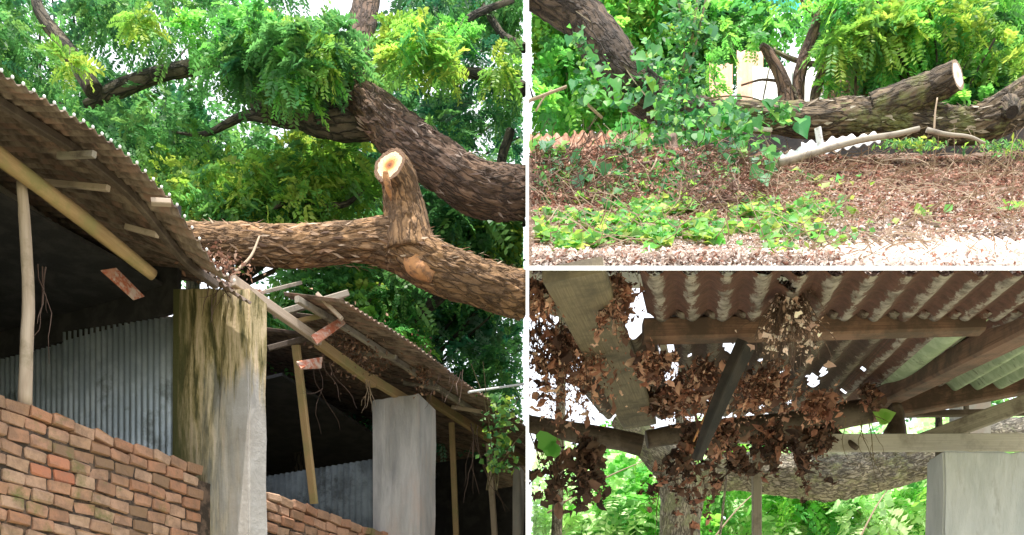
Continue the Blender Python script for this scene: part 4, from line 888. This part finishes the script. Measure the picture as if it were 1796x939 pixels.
vine('vine_clump', 'big clump of heart shaped vine leaves covering the left end of the limb', P(1260, 345, 7.9), [(1262, 196, 36, 9, 8.4, 50, .095), (1250, 225, 40, 18, 8.2, 60, .10), (1265, 270, 45, 16, 8.0, 65, .10), (1235, 310, 45, 16, 7.8, 60, .095), (1165, 320, 25, 16, 7.8, 24, .09), (1365, 200, 16, 14, 8.35, 14, .13)],
     [([(1170, 330, 7.9), (1220, 270, 8.0), (1290, 240, 8.2), (1370, 190, 8.4)], .008), ([(1200, 190, 8.3), (1260, 170, 8.4), (1330, 175, 8.4), (1380, 215, 8.35)], .008), ([(1180, 280, 8), (1260, 290, 7.9), (1330, 262, 7.9)], .007)], small=75)
vine('broad_leaf_plant', 'bright broad leaved plant at the left edge below the rusty sheet', P(965, 345, 7.6), [(965, 262, 15, 12, 7.9, 12, .13), (990, 300, 30, 22, 7.7, 42, .09), (945, 325, 12, 12, 7.6, 16, .08)], [([(975, 345, 7.6), (968, 300, 7.8), (950, 255, 7.9)], .006)], small=30, cat='plant')
vine('vine_patch', 'patch of heart shaped leaves in the debris right of the broad leaved plant', P(1070, 345, 7.7), [(1105, 252, 24, 12, 8.0, 26, .11), (1060, 305, 28, 14, 7.7, 44, .085), (1075, 335, 30, 9, 7.5, 20, .07)], [([(1060, 345, 7.6), (1075, 300, 7.8), (1120, 255, 8)], .006)], small=45)
vine('trunk_vine', 'vine leaves climbing over the leaning trunk', P(1060, 200, 8.5), [(1015, 75, 10, 14, 8.6, 7, .10), (1040, 120, 16, 16, 8.5, 12, .10), (1095, 165, 22, 16, 8.5, 22, .10), (1135, 110, 12, 30, 8.5, 16, .10), (1035, 160, 16, 14, 8.5, 14, .09)], [([(1160, 200, 8.5), (1110, 140, 8.6), (1060, 60, 8.7), (1010, 20, 8.7)], .007)], small=40)
# crowns behind
tree('bright yellow green tree at the far left behind the leaning trunk', 936, 11.6, rclumps(62, 925, 1150, -40, 225, 10.6, 12.2, .22, .36, ['bright', 'lime', 'bright', 'bright'], [(1210, 110, 10, 30)]), 'R', baseY=14.2, bark='bark_pale', rad=.09, per=34, flen=.24, pairs=8, lw=.30)
tree('green tree behind the hanging vine with blue tarpaulin above', 1192, 12.3, rclumps(46, 1110, 1430, 0, 85, 11.6, 12.6, .22, .36, ['bright', 'mid', 'bright', 'deep'], [(1310, 130, 70, 45), (1390, 60, 26, 26), (1300, 0, 60, 16)]) + rclumps(10, 1130, 1240, 100, 200, 11.6, 12.3, .25, .35, ['mid', 'bright'], []), 'R', baseY=14.4, bark='bark_pale', rad=.09, per=32, flen=.24, pairs=8, lw=.30)
tree('feathery leaved tree hanging over the sawn stub at the right', 1700, 11.9, rclumps(72, 1470, 1820, -40, 130, 10.2, 12.4, .22, .36, ['bright', 'mid', 'bright', 'mid', 'deep'], []) + rclumps(20, 1610, 1800, 110, 190, 10.0, 11, .18, .28, ['mid', 'bright', 'deep'], []), 'R', per=40, flen=.25, pairs=12, lw=.18, llen=.2)
tree('young tree with fresh yellow feathery sprays near the top right', 1690, 10.2, [(P(x, y, 9.6), .13, 'lime') for x, y in ((1510, 55), (1530, 45), (1560, 40), (1590, 62), (1490, 75), (1470, 80), (1720, 70), (1740, 85), (1765, 100), (1700, 20), (1780, 115), (1540, 60), (1645, 12), (1575, 50))] + rclumps(16, 1450, 1650, 0, 80, 9.6, 10.2, .12, .2, ['bright', 'mid'], [(1440, 110, 40, 60), (1530, 150, 50, 24)]) + rclumps(7, 1560, 1650, 90, 180, 9.9, 10.3, .12, .18, ['bright', 'mid']), 'R', per=24, flen=.22, pairs=12, lw=.2, llen=.2, rad=.05)
tree('leafy sapling with light green sprays in front of the pink tin building', 1192, 10.0, [(P(x, y, 9.7), rr_, 'bright') for x, y, rr_ in ((1244, 112, .07), (1246, 150, .06), (1268, 68, .09), (1322, 66, .07), (1452, 146, .05), (1500, 84, .06), (1556, 128, .06))], 'R', baseY=14.4, bark='bark_pale', per=16, flen=.13, pairs=8, lw=.28, rad=.02)
tree('small dark leaved shrub below the sawn stub end', 1680, 9.8, rclumps(22, 1610, 1760, 150, 200, 9.6, 10.1, .13, .2, ['mid', 'bright', 'deep'], []), 'R', per=24, flen=.2, pairs=9, lw=.26, rad=.04, name='shrub', cat='shrub')

# ================================================================== LOWER RIGHT: under the corrugated roof
GX = Vector((.184, 1, .219)); GXn = Vector((-.0, -.219, 1)).normalized()
lr = thing('lower_roof', 'underside of a fibre cement corrugated roof with holes and peeling patches', 'roof', (1.5, 5, ZC + 2.167))
def rfn(x0, Y0, dz=0.):
    z0 = ZC + 2.167 + .219 * (Y0 - 5) + dz
    return lambda u, v: (Vector((x0 + u, Y0, z0)) + GX * v, GXn)
def rpx(u, v, x0, Y0): p, _ = rfn(x0, Y0)(u, v); return 898 + F * p.x / p.y, HZ - F * (p.z - ZC) / p.y
PT = .146
x0 = .50
for k in range(4):
    xs = x0 + k * PT * 5
    hole = lambda u, v, xs=xs: any(((rpx(u, v, xs, 4.08)[0] - a) / c) ** 2 + ((rpx(u, v, xs, 4.08)[1] - b) / d) ** 2 < 1 for a, b, c, d in ((1385, 494, 17, 9), (1105, 520, 26, 60)))
    sheet('roof_sheet', rfn(xs, 4.125), PT * 5 + .03, .82, M['asbestos'], lr, pitch=PT, amp=.019, nl=16, ragged=.02, hole=hole, ns=12, thick=.007, seed=k + 70)
HO = ((1512, 652, 4, 3), (1335, 632, 6, 3), (1372, 655, 4, 4), (1210, 625, 5, 4), (1478, 690, 5, 3), (1287, 618, 20, 14), (1428, 672, 13, 9), (1446, 655, 8, 7), (1330, 712, 10, 6), (1380, 712, 8, 5), (1180, 655, 14, 10), (1240, 690, 22, 14))
for k in range(5):
    xs = .74 + k * PT * 4
    hole = lambda u, v, xs=xs: any(((rpx(u, v, xs, 4.86)[0] - a) / c) ** 2 + ((rpx(u, v, xs, 4.86)[1] - b) / d) ** 2 < 1 + .6 * mn.noise(Vector((u * 14, v * 14, k))) for a, b, c, d in HO)
    sheet('roof_sheet', rfn(xs, 4.86, .018), PT * 4 + .03, (4.1 if k < 3 else 2.62), M['asbestos2'] if k < 2 else M['asbestos'], lr, pitch=PT, amp=.019, nl=34, ragged=.05, hole=hole, ns=10, thick=.007, seed=k + 80)
for k, xs in enumerate((.12, .43)):
    hole = lambda u, v, xs=xs: any(((rpx(u, v, xs, 5.5)[0] - a) / c) ** 2 + ((rpx(u, v, xs, 5.5)[1] - b) / d) ** 2 < 1 + .9 * mn.noise(Vector((u * 14, v * 14, k))) for a, b, c, d in ((936, 655, 26, 40), (980, 585, 22, 14), (1062, 672, 12, 9), (1035, 735, 14, 10), (1010, 640, 12, 12), (945, 590, 14, 9), (1090, 700, 8, 7)))
    sheet('roof_sheet', rfn(xs, 5.5, .02), .34, 3.6, M['asbestos2'], lr, pitch=PT, amp=.024, nl=40, ragged=.05, hole=hole, ns=14, thick=.007, seed=k + 90)
sheet('skylight_sheet', rfn(2.12, 5.0, -.014), PT * 1.5, 2.45, M['greensheet'], lr, pitch=PT * 1.5, amp=.026, nl=10, ns=14, thick=.004, ragged=.03, seed=3)
sheet('moss_sheet', rfn(2.62, 5.0, -.012), PT * 3, 2.3, M['greensheet'], lr, pitch=PT, amp=.026, nl=10, ns=12, thick=.004, ragged=.02, seed=4)
rf = thing('roof_frame', 'rough timber frame of purlins, rafters and logs carrying the broken roof', 'frame', (1.5, 5, ZC + 2))
raft = bar('rafter', P(1004, 474, 4.06), P(1122, 742, 7.6), .245, .06, M['wood_olive'], rf, up=Vector((-.1, 0, 1)), rough=.01, step=.1)
bar('strap', P(950, 520, 4.35), P(1045, 518, 4.45), .03, .01, M['wood_light'], rf)
bar('purlin', P(1128, 582, 5.03), P(1722, 566, 5.03), .09, .105, M['wood_red'], rf, rough=.03)
bar('purlin', P(924, 530, 5.0), P(1000, 548, 5.0), .06, .05, M['wood_grey'], rf)
bar('rafter', P(1850, 545, 4.75), P(1545, 700, 7.3), .15, .13, M['wood_red'], rf, rough=.02)
sweep('log', [P(915, 742, 7.45), P(1000, 757, 7.4), P(1070, 770, 7.4), P(1126, 782, 7.4)], [.060, .070, .072, .075], M['wood_dark'], rf, seg=16, rough=.12, step=.05)
sweep('log', [P(1134, 772, 7.45), P(1200, 760, 7.45), P(1300, 752, 7.45), P(1400, 742, 7.45), P(1500, 724, 7.4), P(1560, 712, 7.4)], [.062, .075, .08, .085, .095, .09], M['wood_dark'], rf, seg=16, rough=.12, step=.05)
bar('beam', P(1530, 716, 7.35), P(1860, 655, 7.0), .10, .19, M['wood_red'], rf, rough=.03)
bar('wall_batten', P(1570, 727, 7.6), P(1870, 722, 7.6), .05, .045, M['wood_dark'], rf)
bar('brace', P(1586, 786, 6.9), P(1850, 688, 6.7), .05, .105, M['wood_grey'], rf)
bar('tie_board', P(1388, 778, 6.75), P(1860, 776, 6.75), .03, .115, M['wood_light'], rf)
bar('tie_board', P(1215, 768, 7.6), P(1400, 774, 7.6), .03, .06, M['wood_light'], rf)
bar('king_block', P(1358, 545, 5.0), P(1357, 628, 5.15), .035, .03, M['wood_red'], rf)
bar('short_post', P(1162, 600, 5.1), P(1172, 648, 5.15), .03, .03, M['wood_light'], rf)
tag(sweep('charred_board', [P(1308, 604, 4.98), P(1282, 660, 5.02), P(1252, 730, 5.1), P(1222, 806, 5.2)], [1.1, 1, .9, .6], M['char_gap_shade'], None, prof=rect(.12, .05), rough=.12, step=.04), 'dark broken board hanging diagonally from the purlin', 'board')
tag(sweep('hanging_pole', [P(1452, 745, 6.9), P(1475, 765, 6.8), P(1503, 786, 6.7)], [.022, .02, .018], M['wood_dark'], None, seg=8, rough=.1), 'short dark pole end poking down to the right below the log', 'pole')
tag(sweep('beam_stub', [P(1568, 715, 7.1), P(1573, 745, 7.05), P(1570, 768, 7.0), P(1568, 776, 7.0)], [.05, .06, .085, .05], M['wood_dark'], None, seg=14, rough=.25, step=.02), 'dark knotty stub hanging below the log near the tie board', 'stub')
cc = thing('concrete_column', 'broad grey concrete column under the tie board at the lower right', 'pillar', (2.8, 6.3, 0))
xL = (1655 - 898) / F * 6.2
def zt(py, Y): return P(0, py, Y).z
bevelled('shaft', [(xL, 6.5, 0), (xL, 6.2, 0), (xL + .62, 6.2, 0), (xL + .62, 6.5, 0), (xL, 6.5, zt(806, 6.5)), (xL, 6.2, zt(792, 6.2)), (xL + .62, 6.2, zt(792, 6.2)), (xL + .62, 6.5, zt(806, 6.5))], M['conc2'], cc, bev=.012, cuts=14)
tag(bar('slim_post', P(1328, HZ + ZC / 7.3 * F, 7.3), P(1327, 768, 7.3), .065, .05, M['wood_grey']), 'slim straight grey post standing in front of the horizontal limb', 'post')
YK = 13.0
ft_ = thing('forked_tree', 'forked tree with pale mossy bark seen below the broken roof', 'tree', P(1195, HZ + ZC / YK * F, YK))
sweep('trunk', [P(1205, HZ + ZC / YK * F, YK), P(1198, 1080, YK), P(1192, 935, YK), P(1196, 870, YK), P(1184, 825, YK), P(1150, 792, YK), P(1118, 762, YK + .05), P(1090, 730, YK + .1)], [r * 1.5 for r in (.22, .19, .168, .18, .17, .135, .12, .11)], M['bark_pale'], ft_, seg=56, step=.03, rough=.06, plates=.05, seed=31)
LK = [P(1190, 880, YK), P(1235, 842, YK), P(1290, 826, YK - .02), P(1370, 832, YK), P(1450, 836, YK), P(1530, 826, YK), P(1620, 806, YK), P(1700, 776, YK + .1), P(1840, 752, YK + .2)]
sweep('limb', LK, [r * 1.5 for r in (.12, .14, .15, .17, .19, .175, .165, .13, .13)], M['bark_pale'], ft_, seg=80, step=.025, rough=.10, plates=.10, seed=33)
flakes(ft_, LK, [.18, .21, .22, .25, .28, .26, .25, .19, .19], 90, [(.46, .40, .30), (.34, .30, .20), (.6, .55, .45), (.30, .33, .14)], .035)
# hanging dead leaf clusters
HC = [(.46, .22, .15), (.58, .33, .24), (.26, .12, .08), (.66, .44, .34), (.14, .07, .05), (.10, .05, .04)]
HD = [(.10, .06, .045), (.15, .085, .06), (.07, .045, .035), (.22, .12, .085)]
for (label, px, py, Y, ln, n, lv, sp, cols, sz) in (
    ('bright tangled straw nest hanging from the hole near the top of the corrugated roof', 1388, 498, 4.55, .40, 170, 420, .06, [(.70, .52, .44), (.58, .38, .30), (.80, .66, .58)], .018),
    ('large mass of dead leaves hanging at the left beside the wide rafter', 990, 570, 5.4, .55, 60, 1500, .24, HC, .023),
    ('pinkish leaf cluster lodged just right of the wide rafter', 1140, 620, 5.1, .16, 16, 420, .10, HC, .022),
    ('dead leaves spilling down left of the dark hanging board', 1236, 640, 5.6, .34, 34, 900, .15, HC, .022),
    ('dead leaves packed right of the dark hanging board', 1345, 650, 5.9, .34, 34, 900, .14, HC, .022),
    ('leaf clump with white straw under the second hole of the roof', 1440, 690, 6.4, .22, 20, 420, .12, HC[:3], .026),
    ('dark leaf tassel hanging at the far left below the log', 1026, 770, 6.5, .55, 14, 620, .07, HD, .034),
    ('thick dark leaf string hanging down in front of the tree fork', 1212, 750, 6.8, .75, 16, 800, .045, HD + HC[:1], .030),
    ('curled brown leaf bundle hanging under the broken end of the dark board', 1262, 745, 6.2, .26, 14, 520, .07, HC[:3] + HD, .03),
    ('thin dark leaf string in front of the limb, left of the slim post', 1298, 790, 6.6, .2, 8, 200, .05, HD, .03),
    ('dark leaf tassel hanging low in front of the limb middle', 1394, 760, 6.6, .55, 6, 260, .035, HD, .03),
    ('dark ragged leaf bunch below the log beside the short pole end', 1432, 752, 6.7, .18, 12, 360, .09, HD, .032),
    ('dry leaves hanging on top of the wide rafter near the fascia', 1080, 490, 4.5, .26, 16, 420, .09, HC, .024),
    ('dry leaves stuck in the roof corner at the upper left', 945, 500, 4.4, .16, 12, 360, .06, HC, .024),
    ('dead leaves heaped at the joint of the rafter and the log', 1170, 690, 6.9, .18, 18, 520, .13, HD + HC, .03),
    ('ragged dark leaf strips hanging between the slim post and the bunch', 1352, 745, 6.7, .26, 14, 420, .11, HD + HC[:1], .03),
    ('wispy dark stems with few leaves below the large leaf mass', 960, 745, 6.4, .60, 12, 110, .14, HD, .04),
    ('small dead leaf clump under the roof at the end of the green skylight', 1520, 680, 6.9, .16, 12, 260, .07, HC + HD, .025)):
    hanging('leaf_cluster', label, px, py, Y, ln, n, M['twig_dark'] if cols is not HC else M['wood_red'], cat='dead leaves', spread=sp, r=.004, leaves=int(lv * 1.5), lsz=sz, lcols=cols)
hanging('vine_strand', 'fine green stems hanging over the tie board', 1510, 735, 6.3, .5, 5, M['stem'], cat='stem', spread=.10, r=.004)
hanging('vine_strand', 'single thin dark stem hanging left of the tree fork', 1160, 815, 7.4, .8, 1, M['twig_dark'], cat='stem', spread=.01, r=.008)
tag(sweep('root', [P(1248, 705, 6.0), P(1232, 740, 6.0), P(1216, 775, 6.05)], [.010, .008, .006], M['cut_orange'], None, seg=6), 'bright orange thin root beside the dark hanging board', 'root')
vine('green_leaf_sprig', 'two round green leaves at the left edge under the log', P(950, 780, 6.0), [], [([(930, 760, 6), (945, 800, 6), (958, 822, 6)], .005)])
sprig = bpy.data.objects['green_leaf_sprig']
for (px, py, s, a) in ((944, 775, .12, 1.4), (966, 800, .10, .2), (975, 795, .08, -.4)):
    o = bpy.data.objects.new('leaf', HL[2]); link(o, sprig); o.location = P(px, py, 6) - ORG['green_leaf_sprig']; o.rotation_euler = (R(80), a, 0); o.scale = (s, s, s)
vine('green_leaf_sprig', 'bright green leaf pair beside the knotty stub', P(1548, 735, 6.8), [], [([(1530, 728, 6.8), (1548, 735, 6.8), (1560, 742, 6.8)], .004)])
for (px, py, s, a) in ((1545, 733, .11, 1.2), (1556, 738, .10, -.9)):
    o = bpy.data.objects.new('leaf', HL[4]); link(o, bpy.data.objects['green_leaf_sprig.001']); o.location = P(px, py, 6.8) - ORG['green_leaf_sprig.001']; o.rotation_euler = (R(80), a, 0); o.scale = (s, s, s)
# sunlit wood beyond, its glare and haze put into the pale leaf colour
for lab, px, cl in (('pale sunlit bushy tree behind the forked trunk at left', 1010, rclumps(40, 925, 1190, 785, 960, 16.5, 19, .5, .75, ['pale', 'pale', 'pale', 'bright'], [(950, 740, 60, 40)])),
                    ('pale sunlit tree between the fork and the slim post', 1290, rclumps(36, 1170, 1430, 790, 960, 16.5, 19, .5, .8, ['pale', 'bright', 'pale', 'pale'], [])),
                    ('pale green tree between the limb and the concrete column', 1530, rclumps(36, 1400, 1680, 770, 960, 16.5, 19, .5, .8, ['pale', 'bright', 'pale', 'pale'], [])),
                    ('far sunlit tree seen through the gap over the tie board', 1720, rclumps(14, 1560, 1830, 738, 800, 18, 20, .5, .7, ['pale', 'pale', 'mid'], []))):
    tree(lab, px, 17.8, cl, 'R', bark='bark_pale', per=30, flen=.42, pairs=7, lw=.34, rad=.09)
for i, (a, b, c, d) in enumerate(((1240, 960, 1340, 850), (960, 900, 1150, 800), (1500, 960, 1570, 840))):
    tag(sweep('sapling', [P(a, b, 15.5), P((a + c) / 2, (b + d) / 2 - 8, 15.6), P(c, d, 15.8)], [.016, .013, .006], M['twig'], None, seg=6), ('slanting bare sapling behind the slim post', 'long slanting pale branch in the sunlit wood left of the fork', 'slanting bare sapling left of the concrete column')[i], 'sapling')
